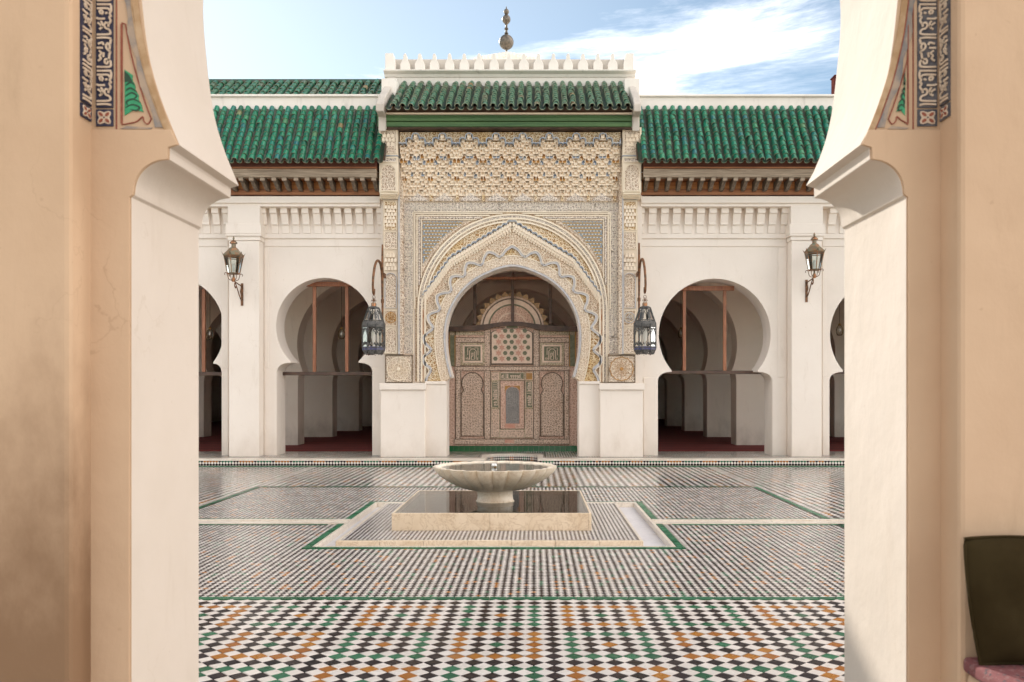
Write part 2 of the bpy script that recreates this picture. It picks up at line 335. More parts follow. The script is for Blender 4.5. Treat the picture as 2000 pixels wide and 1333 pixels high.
EDGEBLUE = simple('worn_blue_border', (0.155, 0.155, 0.16), 0.8, c2=(0.38, 0.28, 0.20), nscale=9)
EDGETAN = simple('worn_border_edge', (0.47, 0.32, 0.19), 0.85, c2=(0.36, 0.22, 0.11), nscale=14)
SCRIPT = simple('pale_script', (0.72, 0.66, 0.56), 0.8)
SC_GREEN = simple('screen_green_paint', (0.12, 0.13, 0.075), 0.65, c2=(0.20, 0.195, 0.12), nscale=14)
SC_PINK = simple('screen_pink_paint', (0.60, 0.29, 0.21), 0.7, c2=(0.62, 0.38, 0.28), nscale=16)
SC_LIGHT = simple('screen_light_strap', (0.82, 0.64, 0.51), 0.7, c2=(0.74, 0.56, 0.44), nscale=12)
SC_EDGE = simple('screen_dark_edge', (0.11, 0.075, 0.05), 0.7, c2=(0.17, 0.12, 0.08), nscale=14)
GREENT = simple('screen_base_green', (0.012, 0.10, 0.035), 0.2, c2=(0.025, 0.15, 0.055), nscale=5)
OLIVE = simple('olive_cloth', (0.026, 0.017, 0.006), 0.95, c2=(0.036, 0.025, 0.010), nscale=4, bumpk=0.4, bscale=250, dist=0.002, spec=.08)
def make_misc():
    m, nt, b = new_mat('pink_print')
    v = coords(nt)
    vo = nt.nodes.new('ShaderNodeTexVoronoi'); vo.inputs['Scale'].default_value = 42; nt.links.new(v, vo.inputs['Vector'])
    col = mixc(nt, rng(nt, vo.outputs['Distance'], 0.2, 0.3, 1.0, 0.0), (0.17, 0.05, 0.05), (0.06, 0.042, 0.046))
    col = mixc(nt, rng(nt, noise(nt, v, 60, 2), 0.55, 0.65, 0.0, 0.6), col, (0.25, 0.14, 0.13))
    nt.links.new(col, b.inputs['Base Color']); b.inputs['Roughness'].default_value = 0.9
    bump(nt, b, noise(nt, v, 300, 2), 0.3, 0.002)
    m2, nt, b = new_mat('red_carpet')
    v = coords(nt); sx = nt.nodes.new('ShaderNodeSeparateXYZ'); nt.links.new(v, sx.inputs[0])
    wv = math_(nt, 'SINE', math_(nt, 'MULTIPLY', sx.outputs[1], 9.0))
    col = mixc(nt, rng(nt, wv, 0.2, 0.75), (0.25, 0.03, 0.028), (0.07, 0.014, 0.016))
    wv2 = math_(nt, 'SINE', math_(nt, 'MULTIPLY', sx.outputs[1], 31.0))
    col = mixc(nt, rng(nt, wv2, 0.75, 0.95, 0.0, 0.6), col, (0.20, 0.09, 0.06))
    col = mixc(nt, rng(nt, noise(nt, v, 30, 3), 0.4, 0.7, 0.0, 0.4), col, (0.11, 0.02, 0.02))
    nt.links.new(col, b.inputs['Base Color']); b.inputs['Roughness'].default_value = 0.95
    return m, m2
PINK, CARPET = make_misc()
SPANDREL = simple('mosaic_blue', (0.13, 0.18, 0.22), 0.35, c2=(0.27, 0.31, 0.34), nscale=25)
MOS_GOLD = simple('mosaic_gold', (0.50, 0.31, 0.07), 0.4, c2=(0.42, 0.24, 0.06), nscale=25)
MOS_WHITE = simple('mosaic_white', (0.62, 0.60, 0.55), 0.4)

# ------------------------------------------------------------------ mesh toolkit
class MB:
    def __init__(s): s.v = []; s.f = []; s.m = []
    def add(s, vs, fs, m=0):
        o = len(s.v); s.v += [tuple(p) for p in vs]
        for f in fs: s.f.append(tuple(i+o for i in f)); s.m.append(m)
    def box(s, x0, x1, y0, y1, z0, z1, m=0):
        vs = [(x, y, z) for x in (x0, x1) for y in (y0, y1) for z in (z0, z1)]
        s.add(vs, [(0, 1, 3, 2), (4, 6, 7, 5), (0, 4, 5, 1), (2, 3, 7, 6), (0, 2, 6, 4), (1, 5, 7, 3)], m)
    def prism(s, pts, y0, y1, m=0, back=True):
        pts = [p for i, p in enumerate(pts) if (abs(p[0]-pts[i-1][0])+abs(p[1]-pts[i-1][1])) > 1e-6]
        a = sum(pts[i-1][0]*pts[i][1]-pts[i][0]*pts[i-1][1] for i in range(len(pts)))
        if a < 0: pts = pts[::-1]
        n = len(pts)
        vs = [(x, y0, z) for x, z in pts]+[(x, y1, z) for x, z in pts]
        if n <= 4: tris = [tuple(range(n))]
        else:
            tris = []
            for t in tessellate_polygon([[Vector((x, z, 0)) for x, z in pts]]):
                A, B, C = (pts[i] for i in t)
                ar = (B[0]-A[0])*(C[1]-A[1])-(C[0]-A[0])*(B[1]-A[1])
                if abs(ar) < 1e-12: continue
                tris.append(tuple(t) if ar > 0 else tuple(t[::-1]))
        fs = list(tris)
        if back: fs += [tuple(i+n for i in t[::-1]) for t in tris]
        for i in range(n):
            j = (i+1) % n; fs.append((j, i, i+n, j+n))
        s.add(vs, fs, m)
    def ribbon(s, pts, wd, y0, y1, m=0, closed=False):
        """bar of rectangular section along a polyline in the XZ plane"""
        n = len(pts); L = []; Rr = []
        for i in range(n):
            a = pts[(i-1) % n] if (closed or i > 0) else pts[i]
            b = pts[(i+1) % n] if (closed or i < n-1) else pts[i]
            dx, dz = b[0]-a[0], b[1]-a[1]; l = math.hypot(dx, dz) or 1
            nx, nz = -dz/l, dx/l; k = wd/2 if not callable(wd) else wd(i/(n-1))/2
            if 0 < i < n-1 or closed:
                d1 = (pts[i][0]-a[0], pts[i][1]-a[1]); l1 = math.hypot(*d1) or 1
                cs = abs((-d1[1]/l1)*nx+(d1[0]/l1)*nz); k = k/max(cs, 0.55)
            L.append((pts[i][0]+nx*k, pts[i][1]+nz*k)); Rr.append((pts[i][0]-nx*k, pts[i][1]-nz*k))
        vs = []
        for i in range(n):
            vs += [(L[i][0], y0, L[i][1]), (Rr[i][0], y0, Rr[i][1]), (Rr[i][0], y1, Rr[i][1]), (L[i][0], y1, L[i][1])]
        fs = []
        for i in range(n if closed else n-1):
            a = 4*i; b = 4*((i+1) % n)
            for k in range(4): fs.append((a+k, a+(k+1) % 4, b+(k+1) % 4, b+k))
        if not closed: fs += [(3, 2, 1, 0), (4*n-4, 4*n-3, 4*n-2, 4*n-1)]
        s.add(vs, fs, m)
    def tube(s, pts, r, n=6, m=0, cap=True):
        P = [Vector(p) for p in pts]; vs = []; fs = []; up = Vector((0.31, 0.17, 0.93))
        for i, p in enumerate(P):
            d = (P[min(i+1, len(P)-1)]-P[max(i-1, 0)]).normalized()
            a = d.cross(up)
            if a.length < 0.05: a = d.cross(Vector((1, 0, 0)))
            a.normalize(); b = d.cross(a)
            rr = r(i/(len(P)-1)) if callable(r) else r
            for k in range(n):
                t = 2*math.pi*k/n; vs.append(p+(a*math.cos(t)+b*math.sin(t))*rr)
        for i in range(len(P)-1):
            for k in range(n):
                fs.append((i*n+k, i*n+(k+1) % n, (i+1)*n+(k+1) % n, (i+1)*n+k))
        if cap: fs += [tuple(range(n))[::-1], tuple(range((len(P)-1)*n, len(P)*n))]
        s.add(vs, fs, m)
    def lathe(s, prof, n=24, c=(0, 0), m=0, phase=0.0, close=True, flute=None):
        vs = []; fs = []
        for (r, z) in prof:
            for k in range(n):
                t = 2*math.pi*(k+phase)/n; q = r*(flute(t, r, z) if flute else 1)
                vs.append((c[0]+q*math.cos(t), c[1]+q*math.sin(t), z))
        for i in range(len(prof)-1):
            for k in range(n):
                fs.append((i*n+k, i*n+(k+1) % n, (i+1)*n+(k+1) % n, (i+1)*n+k))
        if close:
            if prof[0][0] > 1e-5: fs.append(tuple(range(n))[::-1])
            if prof[-1][0] > 1e-5: fs.append(tuple(range((len(prof)-1)*n, len(prof)*n)))
        s.add(vs, fs, m)
    def mesh(s, name, mats, smooth=None, fix=False):
        me = bpy.data.meshes.new(name); me.from_pydata(s.v, [], s.f)
        for mt in (mats if isinstance(mats, (list, tuple)) else [mats]): me.materials.append(mt)
        me.polygons.foreach_set('material_index', s.m)
        if fix:
            bm = bmesh.new(); bm.from_mesh(me); bmesh.ops.recalc_face_normals(bm, faces=bm.faces); bm.to_mesh(me); bm.free()
        if smooth:
            me.shade_smooth(); me.set_sharp_from_angle(angle=R_(smooth))
        me.update(); return me
    def build(s, name, mats, parent=None, smooth=None, bevel=0.0, kind=None, label=None, fix=False):
        o = bpy.data.objects.new(name, s.mesh(name, mats, smooth, fix)); COL.objects.link(o)
        attach(o, parent)
        if bevel:
            md = o.modifiers.new('soft_edge', 'BEVEL'); md.width = bevel; md.segments = 2; md.limit_method = 'ANGLE'; md.angle_limit = R_(40)
        if kind: o['kind'] = kind
        if label: o['label'] = label
        return o
def wloc(o):
    v = Vector(o.location)
    while o.parent: o = o.parent; v += Vector(o.location)
    return v
LOCAL = set()
def attach(o, parent, local=False):
    if parent is None: return
    o.parent = parent
    if parent.name not in LOCAL and not local: o.location = -wloc(parent)
    elif parent.name in LOCAL: LOCAL.add(o.name)
def thing(name, label, cat, loc=(0, 0, 0), group=None, local=False):
    o = bpy.data.objects.new(name, None); COL.objects.link(o); o.location = loc; o.empty_display_size = 0.2
    o['label'] = label; o['category'] = cat
    if group: o['group'] = group
    if local: LOCAL.add(o.name)
    return o
def tag(o, label, cat, group=None, kind=None):
    o['label'] = label
    if cat: o['category'] = cat
    if group: o['group'] = group
    if kind: o['kind'] = kind
    return o
def copy_tree(o, loc, label, mirror=False):
    c = o.copy(); COL.objects.link(c); c.location = loc; c['label'] = label
    def rec(a, pa):
        for ch in list(a.children):
            d = ch.copy(); COL.objects.link(d); d.parent = pa; rec(ch, d)
    rec(o, c); return c
def inst(name, me, parent, mtx, label=None):
    o = bpy.data.objects.new(name, me); COL.objects.link(o)
    o.parent = parent; o.matrix_local = Matrix.Translation(-wloc(parent)) @ mtx if parent else mtx
    if label: o['label'] = label
    return o
def X(px, Y): return (px-VX)*Y/FPX
def Z(py, Y): return EYE+(VY-py)*Y/FPX
def P(px, py, Y): return (X(px, Y), Z(py, Y))
def PL(pts, Y): return [P(a, b, Y) for a, b in pts]
def arc(cx, cz, r, a0, a1, n):
    return [(cx+r*math.cos(R_(a0+(a1-a0)*i/n)), cz+r*math.sin(R_(a0+(a1-a0)*i/n))) for i in range(n+1)]
def catmull(pts, k=6, closed=False):
    out = []; n = len(pts)
    for i in range(n if closed else n-1):
        p0 = pts[(i-1) % n] if closed or i > 0 else pts[i]; p1 = pts[i]; p2 = pts[(i+1) % n]
        p3 = pts[(i+2) % n] if closed or i+2 < n else p2
        for j in range(k):
            t = j/k
            out.append(tuple(0.5*((2*p1[a])+(-p0[a]+p2[a])*t+(2*p0[a]-5*p1[a]+4*p2[a]-p3[a])*t*t+(-p0[a]+3*p1[a]-3*p2[a]+p3[a])*t**3) for a in range(len(p1))))
    if not closed: out.append(pts[-1])
    return out
def opening(xl, xr, zb, cx, cz, R, zi, cav=0.16, fil=0.03, n=40):
    """horseshoe opening on imposts, from bottom left over the crown to bottom right"""
    a = math.degrees(math.asin(max(-1, min(1, (zi-cz)/R))))      # negative: below the centre
    xs = cx-R*math.cos(R_(a)); xe = cx+R*math.cos(R_(a))
    def side(xj, xa, sg):
        w_ = abs(xa-xj)-0.02; z0 = zi-fil-cav
        pts = [(xj, zb), (xj, z0-0.012), (xj+sg*0.008, z0)]
        pts += [(xj+sg*(0.008+(w_-0.008)*(1-math.cos(R_(t)))), z0+cav*math.sin(R_(t))) for t in range(15, 91, 15)]
        return pts+[(xa, zi-fil), (xa, zi)]
    L = side(xl, xs, 1); Rr = side(xr, xe, -1)
    return L+arc(cx, cz, R, 180-a, a, n)[1:-1]+Rr[::-1]

FLOOR_STEP = 0.15
YS, YP, YQ, YW, YB = 17.0, 17.5, 17.6, 17.9, 18.5        # step edge, porch, pilasters, wing wall, back of wing wall

# ------------------------------------------------------------------ ground
gs = MB(); gs.box(-60, 60, -30, 80, -0.6, -0.12); o = gs.build('ground', GROUT); o['kind'] = 'structure'
# courtyard slab has a hole where the water channel is let in
CHX0, CHX1, CHY0, CHY1 = -2.12, 1.34, 8.28, 11.55        # outer edge of the channel
ISX0, ISX1, ISY0, ISY1 = -1.95, 1.06, 8.50, 11.36        # island inside it
CX0, CX1, CY0, CY1 = -4.22, 3.35, 6.29, 13.40            # green bordered field
FX0, FX1, FY0, FY1 = -9.5, 9.5, 2.2, YS
cf = MB()
for (x0, x1, y0, y1) in ((FX0, CHX0, FY0, FY1), (CHX1, FX1, FY0, FY1), (CHX0, CHX1, FY0, CHY0), (CHX0, CHX1, CHY1, FY1)):
    cf.box(x0, x1, y0, y1, -0.1, 0.0)
court = cf.build('courtyard_floor', GROUT); court['kind'] = 'structure'

COLS = {'w': [(0.80, 0.755, 0.70), (0.70, 0.655, 0.60)], 'k': [(0.011, 0.007, 0.008), (0.028, 0.018, 0.020)],
        'g': [(0.014, 0.105, 0.05), (0.038, 0.175, 0.09)], 'o': [(0.42, 0.175, 0.022), (0.33, 0.115, 0.018)], 'n': [(0.03, 0.035, 0.085), (0.05, 0.05, 0.10)]}
def code(i, j):
    if i % 6 == 0 or j % 6 == 0: return 'k'
    a, b = i % 6, j % 6; even = (i//6+j//6) % 2 == 0
    if a in (1, 5) or b in (1, 5): return 'g' if even else 'o'
    if a == 3 and b == 3: return 'o' if even else 'g'
    return 'k'
def zellij(name, regions, holes, d, x0, y0, mat, parent, gap=0.0025, top=0.004, tilt=0.006, navy=False, skip=None, seed=3, plane='floor', z0=0.0, plain=0.10):
    """squares set on the diagonal; every tile is a quad of its own, lying a little unevenly"""
    rs = np.random.RandomState(seed)
    xs0 = min(r[0] for r in regions); xs1 = max(r[1] for r in regions); ys0 = min(r[2] for r in regions); ys1 = max(r[3] for r in regions)
    i0, i1 = int(math.floor((xs0-x0)/d))-1, int(math.ceil((xs1-x0)/d))+1
    j0, j1 = int(math.floor((ys0-y0)/d))-1, int(math.ceil((ys1-y0)/d))+1
    I, J = np.meshgrid(np.arange(i0, i1), np.arange(j0, j1), indexing='ij'); I = I.ravel(); J = J.ravel()
    CXs = np.concatenate([x0+I*d, x0+(I+.5)*d]); CYs = np.concatenate([y0+J*d, y0+(J+.5)*d])
    W = np.concatenate([np.zeros(len(I), bool), np.ones(len(I), bool)])
    II = np.concatenate([I, I]); JJ = np.concatenate([J, J])
    h = d*0.5
    inside = np.zeros(len(CXs), bool)
    for (a, b, c, e) in regions: inside |= (CXs > a+h*0.3) & (CXs < b-h*0.3) & (CYs > c+h*0.3) & (CYs < e-h*0.3)
    for (a, b, c, e) in holes: inside &= ~((CXs > a-h*0.3) & (CXs < b+h*0.3) & (CYs > c-h*0.3) & (CYs < e+h*0.3))
    if skip is not None: inside &= ~skip(CXs, CYs)
    CXs, CYs, W, II, JJ = CXs[inside], CYs[inside], W[inside], II[inside], JJ[inside]
    n = len(CXs)
    k6i, k6j = II % 6, JJ % 6; even = ((II//6+JJ//6) % 2) == 0
    black = (k6i == 0) | (k6j == 0)
    ring = ~black & ((k6i == 1) | (k6i == 5) | (k6j == 1) | (k6j == 5))
    cen = ~black & (k6i == 3) & (k6j == 3)
    key = np.zeros(n, int)                       # 0 black 1 green 2 ochre 3 white 4 navy
    key[ring & even] = 1; key[ring & ~even] = 2; key[cen & even] = 2; key[cen & ~even] = 1
    if navy: key[:] = np.where(rs.rand(n) < 0.35, 4, 0)
    swap = rs.rand(n) < plain                     # relaid tiles
    key[swap & (key != 0)] = 0
    key[W] = 3
    pal = np.array([[COLS[c][0], COLS[c][1]] for c in ('k', 'g', 'o', 'w', 'n')])
    t = rs.rand(n)[:, None]; colr = pal[key, 0]*(1-t)+pal[key, 1]*t
    r = h-gap
    off = np.array([[0, -r], [r, 0], [0, r], [-r, 0]])
    jit = rs.normal(0, gap*0.5, (n, 4, 2))
    co = np.zeros((n, 4, 3))
    co[:, :, 0] = CXs[:, None]+off[None, :, 0]+jit[:, :, 0]; co[:, :, 1] = CYs[:, None]+off[None, :, 1]+jit[:, :, 1]
    sx, sy = rs.normal(0, tilt, n), rs.normal(0, tilt, n)
    co[:, :, 2] = z0+top+sx[:, None]*off[None, :, 0]+sy[:, None]*off[None, :, 1]
    if plane == 'wall':                           # x stays, second axis becomes height, third the depth towards the viewer
        yy = co[:, :, 1].copy(); co[:, :, 1] = -co[:, :, 2]; co[:, :, 2] = yy
    me = bpy.data.meshes.new(name); me.vertices.add(n*4); me.vertices.foreach_set('co', co.ravel())
    me.loops.add(n*4); me.loops.foreach_set('vertex_index', np.arange(n*4, dtype=np.int32))
    me.polygons.add(n); me.polygons.foreach_set('loop_start', np.arange(0, n*4, 4, dtype=np.int32))
    me.update(calc_edges=True)
    at = me.color_attributes.new('glaze', 'FLOAT_COLOR', 'CORNER')
    cc = np.ones((n, 4, 4)); cc[:, :, :3] = colr[:, None, :]; at.data.foreach_set('color', cc.ravel())
    me.materials.append(mat)
    o = bpy.data.objects.new(name, me); COL.objects.link(o); attach(o, parent); o['kind'] = 'stuff'
    return o

D1, OX, OY = 0.1105, 0.106, 4.775
# the nearest tiles one by one
def near_tiles():
    meshes = {}
    for k, mt in (('k', T_BLACK), ('g', T_GREEN), ('o', T_OCHRE), ('w', T_WHITE)):
        for v in range(3):
            rr = random.Random(ord(k)*7+v); r = D1/2-0.0022
            top = [(x*r+rr.gauss(0, .0012), y*r+rr.gauss(0, .0012), .006) for x, y in ((0, -1), (1, 0), (0, 1), (-1, 0))]
            mb = MB(); inn = [(x*.94, y*.94, z) for x, y, z in top]; low = [(x, y, .0042) for x, y, z in top]; bot = [(x, y, -.004) for x, y, z in top]
            mb.add(inn+low+bot, [(0, 1, 2, 3)]+[(4+i, 4+(i+1) % 4, (i+1) % 4, i) for i in range(4)]+[(8+i, 8+(i+1) % 4, 4+(i+1) % 4, 4+i) for i in range(4)])
            meshes[k, v] = mb.mesh('tile', mt)
    cand = []
    for j in range(-12, 14):
        for i in range(-60, 60):
            for hf in (0, 1):
                x, y = OX+(i+.5*hf)*D1, OY+(j+.5*hf)*D1
                if y < 4.44 or y > 6.1: continue
                px = VX+x*FPX/y
                if not (385 < px < 1665): continue
                cand.append((y, x, i, j, hf))
    cand.sort(); cand = cand[:298]; done = set()
    for (y, x, i, j, hf) in cand:
        k = 'w' if hf else code(i, j)
        o = inst('tile', meshes[k, rnd.randrange(3)], court, Matrix.Translation((x, y, rnd.gauss(0, .0006))) @ Matrix.Rotation(rnd.gauss(0, .006), 4, 'X') @ Matrix.Rotation(rnd.gauss(0, .006), 4, 'Y'))
        done.add((round(x, 3), round(y, 3)))
    ymax = cand[-1][0]
    def skip(cx, cy):
        return np.array([(round(float(a), 3), round(float(b), 3)) in done for a, b in zip(cx, cy)], bool)
    zellij('tile', [(FX0, FX1, FY0, 6.20)], [], D1, OX, OY, ZEL, court, skip=skip, top=0.006)
near_tiles()
D2 = 0.0575
zellij('tile', [(CX0, CX1, 6.29, 13.36)], [(-2.20, 1.42, 8.20, 11.63), (-9, -2.2, 9.68, 10.06), (1.4, 9, 9.68, 10.06)], D2, OX, OY, ZEL, court, gap=.0022, seed=5, tilt=0.008, plain=.62)
zellij('tile', [(FX0, CX0-.08, 6.29, YS), (CX1+.08, FX1, 6.29, YS), (CX0-.08, CX1+.08, 13.46, YS)], [(-9.6, -2.2, 9.68, 10.06), (1.4, 9.6, 9.68, 10.06)], D1, OX, OY, ZELFAR, court, gap=.002, seed=9, tilt=0.008, plain=.35)
zellij('tile', [(ISX0+.03, ISX1-.03, ISY0+.06, ISY1-.03)], [(-1.50, .585, 9.14, 11.22)], 0.043, OX, OY, ZELFAR, court, gap=.002, seed=11, navy=True, z0=0.02)
# rows of oblong green tiles
def green_rows():
    ms = []
    for v in range(2):
        mb = MB(); L, W_ = .0625, .036
        t = [(-L+.002, -W_+.002), (L-.002, -W_+.002), (L-.002, W_-.002), (-L+.002, W_-.002)]
        mb.add([(x*.97, y*.95, .008) for x, y in t]+[(x, y, .0065) for x, y in t]+[(x, y, -.004) for x, y in t],
               [(0, 1, 2, 3)]+[(4+i, 4+(i+1) % 4, (i+1) % 4, i) for i in range(4)]+[(8+i, 8+(i+1) % 4, 4+(i+1) % 4, 4+i) for i in range(4)])
        ms.append(mb.mesh('border_tile', T_GREEN))
    def row(a, b, single=True):
        a = Vector(a); b = Vector(b); n = max(1, int(round((b-a).length/.125))); d = (b-a)/n; ang = math.atan2(d.y, d.x)
        k = d.length/.125
        if single:
            for i in range(n):
                c = a+d*(i+.5)
                inst('border_tile', ms[i % 2], court, Matrix.Translation((c.x, c.y, rnd.gauss(0, .0007))) @ Matrix.Rotation(ang+rnd.gauss(0, .01), 4, 'Z') @ Matrix.Rotation(rnd.gauss(0, .006), 4, 'X') @ Matrix.Diagonal((k, 1, 1, 1)))
        else:
            mb = MB()
            for i in range(n):
                c = a+d*(i+.5); u = d.normalized(); w_ = Vector((-u.y, u.x)); l = d.length/2-.003
                mb.add([(c.x+u.x*p+w_.x*q, c.y+u.y*p+w_.y*q, .007) for p, q in ((-l, -.034), (l, -.034), (l, .034), (-l, .034))], [(0, 1, 2, 3)])
            mb.build('border_tile', T_GREEN, court, kind='stuff')
    row((-4.3, 6.245), (3.4, 6.245))
    row((CHX0-.085, CHY0-.04), (CHX1+.085, CHY0-.04))
    for sx in (CHX0-.045, CHX1+.045): row((sx, CHY0+.0), (sx, 9.72)); row((sx, 10.02), (sx, CHY1+.05))
    row((CHX0-.1, CHY1+.06), (CHX1+.1, CHY1+.06), False)
    for sx in (CX0-.04, CX1+.04): row((sx, 6.3), (sx, 9.7), False); row((sx, 10.04), (sx, 13.4), False)
    row((CX0, 13.42), (CX1, 13.42), False)
    for y in (9.66, 10.08):
        row((FX0, y), (CHX0-.18, y), False); row((CHX1+.18, y), (FX1, y), False)
green_rows()

# marble water channel and runnels
wc = thing('water_channel', 'sunken marble water channel framing the tiled square under the fountain', 'channel', (X(965, 9.9), 9.9, 0))
mb = MB(); mb.box(CHX0, CHX1, CHY0, CHY1, -0.11, -0.050); mb.build('channel_bed', MARBG, wc)
for nm, bx in (('kerb', (CHX0, CHX0+.035, CHY0, CHY1, -.1, .012)), ('kerb', (CHX1-.035, CHX1, CHY0, CHY1, -.1, .012)), ('kerb', (CHX0+.035, CHX1-.035, CHY0, CHY0+.03, -.1, .010)), ('kerb', (CHX0+.035, CHX1-.035, CHY1-.06, CHY1, -.1, .014))):
    mb = MB(); mb.box(*bx); mb.build(nm, MARBW, wc, bevel=.004)
mb = MB(); mb.box(ISX0+.03, ISX1-.03, ISY0+.055, ISY1-.03, -0.1, .016); mb.build('island_core', GROUT, wc)
n_ = 7
for i in range(n_):
    a, b = ISX0+(ISX1-ISX0)*i/n_, ISX0+(ISX1-ISX0)*(i+1)/n_
    mb = MB(); mb.box(a+.0015, b-.0015, ISY0+rnd.uniform(-.002, .002), ISY0+.055, -.1, .024+rnd.uniform(-.002, .002)); mb.build('kerb_stone', MARB, wc, bevel=.004)
for bx in ((ISX0, ISX0+.03, ISY0+.056, ISY1), (ISX1-.03, ISX1, ISY0+.056, ISY1), (ISX0+.031, ISX1-.031, ISY1-.03, ISY1)):
    mb = MB(); mb.box(*bx, -.1, .023); mb.build('kerb_strip', MARBW, wc, bevel=.003)
for (a, b, lab) in ((FX0, CHX0-.0, 'white marble runnel crossing the tiles from the fountain to the left'), (CHX1, FX1, 'white marble runnel crossing the tiles from the fountain to the right')):
    t = thing('marble_runnel', lab, 'runnel', ((a+b)/2, 9.87, 0), 'marble runnels')
    L = int((abs(b-a))/1.2)
    for i in range(L):
        p, q = a+(b-a)*i/L, a+(b-a)*(i+1)/L
        for (y0, y1, z1) in ((9.71, 9.80, .013), (9.801, 9.94, .002), (9.941, 10.03, .013)):
            mb = MB(); mb.box(p+.002, q-.002, y0, y1, -.05, z1+rnd.uniform(-.002, .002)); mb.build('marble_slab', MARBW, t, bevel=.004)

# ------------------------------------------------------------------ raised step, hall floor, carpet
NX0, NX1 = X(948, YS), X(1050, YS); NYB = 18.35
st = MB()
niche = [(NX0, YS)]+[((NX0+NX1)/2-(NX1-NX0)/2*math.cos(R_(t))*1.0, NYB-.35+.35*math.sin(R_(t))) for t in range(0, 181, 12)]+[(NX1, YS)]
outl = [(-14, 42), (-14, YS)]+niche+[(14, YS), (14, 42)]
def flat_poly(mb, pts, z0, z1, m=0):
    t = MB(); t.prism(pts, 0, 1)
    mb.add([(x, z, z1 if y == 0 else z0) for x, y, z in t.v], [f for f in t.f], m)
flat_poly(st, outl, 0, FLOOR_STEP-.035)
step = st.build('step', GROUT, fix=True); step['kind'] = 'structure'
# white marble nosing
nb = MB()
def nosing(pts):
    for (a, b) in zip(pts[:-1], pts[1:]):
        pass
edge = [(-14, YS)]+niche+[(14, YS)]
inn = [(-14, YS+.26)]+[(NX0-.10, YS+.26)]+[((NX0+NX1)/2-((NX1-NX0)/2+.12)*math.cos(R_(t)), NYB-.35+.47*math.sin(R_(t))) for t in range(0, 181, 12)]+[(NX1+.10, YS+.26), (14, YS+.26)]
flat_poly(nb, [(x, y-.012 if abs(y-YS) < 1e-6 else y) for x, y in edge]+inn[::-1], FLOOR_STEP-.035, FLOOR_STEP+.004)
nb.build('nosing', MARBW, step, fix=True)
hf = MB(); hf.box(-14, 14, YS+.3, 42, FLOOR_STEP-.035, FLOOR_STEP-.002)
hf2 = MB()
pts = [(-14, YS+.24), (-14, 42), (14, 42), (14, YS+.24)]+[(x, y-.02) for x, y in inn[::-1][1:-1]]
flat_poly(hf2, pts, FLOOR_STEP-.034, FLOOR_STEP-.002)
hfo = hf2.build('hall_floor', GROUT, fix=True); hfo['kind'] = 'structure'
zellij('tile', [(-8, 8, YS+.30, 19.05)], [(NX0-.14, NX1+.14, YS, NYB+.16)], 0.052, OX, OY, ZELFAR, hfo, gap=.002, seed=21, tilt=.008, z0=FLOOR_STEP)
# zellij facing of the riser and of the well cut into it
ro = zellij('tile', [(-9, NX0-.005, .012, .118), (NX1+.005, 9, .012, .118)], [], 0.058, OX, 0.0185+.0235, ZEL, step, gap=.002, seed=31, tilt=.006, plane='wall', z0=-YS+.001)
ln = MB()
for (a, b) in ((-9, NX0-.004), (NX1+.004, 9)):
    ln.box(a, b, YS-.007, YS-.001, 0.0, .016, 0); ln.box(a, b, YS-.007, YS-.001, .114, .1145+.0005, 1)
ln.build('riser_edging', [T_GREEN, T_BLACK], step)
def well_tiles():
    rs = random.Random(4); pts = niche[1:-1]; d = .047
    L = [0]
    path = niche
    for a, b in zip(path[:-1], path[1:]): L.append(L[-1]+math.dist(a, b))
    def at(s):
        for i in range(len(L)-1):
            if s <= L[i+1]:
                t = (s-L[i])/(L[i+1]-L[i]+1e-9); a, b = path[i], path[i+1]
                dx, dy = (b[0]-a[0]), (b[1]-a[1]); l = math.hypot(dx, dy) or 1
                return a[0]+dx*t, a[1]+dy*t, dx/l, dy/l
        return path[-1][0], path[-1][1], 1, 0
    mb = MB(); cols = []
    mats = ['k', 'w', 'g', 'o']
    n = int(L[-1]/d)
    for i in range(n):
        for j in range(3):
            for hf_ in (0, 1):
                s = (i+.5+.5*hf_)*d; z = .02+.0235+j*d*1.0+(.5*d if hf_ else 0)-.012
                if z > .118 or s > L[-1]-.02: continue
                x, y, ux, uy = at(s); nx, ny = uy, -ux
                k = 1 if hf_ else (2 if (i//2) % 5 == 0 else 3 if (i//2) % 5 == 2 else 0)
                r = d/2-.002
                mb.add([(x+ux*a*r+nx*.006, y+uy*a*r+ny*.006, z+b*r) for a, b in ((0, -1), (1, 0), (0, 1), (-1, 0))], [(0, 1, 2, 3)], k)
    mb.build('tile', [T_BLACK, T_WHITE, T_GREEN, T_OCHRE], step, kind='stuff', fix=False)
well_tiles()
cp = MB(); cp.box(-13.5, 13.5, 19.15, 40, FLOOR_STEP-.001, FLOOR_STEP+.012); o = cp.build('carpet', CARPET); tag(o, 'red striped prayer carpet covering the dark hall floor', 'carpet')

# ------------------------------------------------------------------ prayer hall behind the facade
ZC = 5.55
AX = -0.45                                         # axis of the porch
hall = thing('prayer_hall', 'dim hall shell of plain white walls and ceiling behind the arcades', 'hall', (AX, 30, FLOOR_STEP))
mb = MB(); mb.box(-14.3, -14, YB+.01, 40.5, 0, ZC+.3); mb.build('side_wall', INNER, hall)
mb = MB(); mb.box(14, 14.3, YB+.01, 40.5, 0, ZC+.3); mb.build('side_wall', INNER, hall)
mb = MB(); mb.box(-14, 14, 40.2, 40.5, 0, ZC+.3); mb.build('back_wall', INNER, hall)
mb = MB(); mb.box(-14, 14, YB+.01, 40.2, ZC, ZC+.12); mb.build('ceiling', INNER, hall)
rows = ((21.1, 'first arcade of white horseshoe arches inside the hall'), (24.7, 'second arcade of white horseshoe arches inside the hall'), (28.4, 'third arcade of white horseshoe arches inside the hall'), (32.2, 'fourth arcade of white horseshoe arches deep inside the hall'))
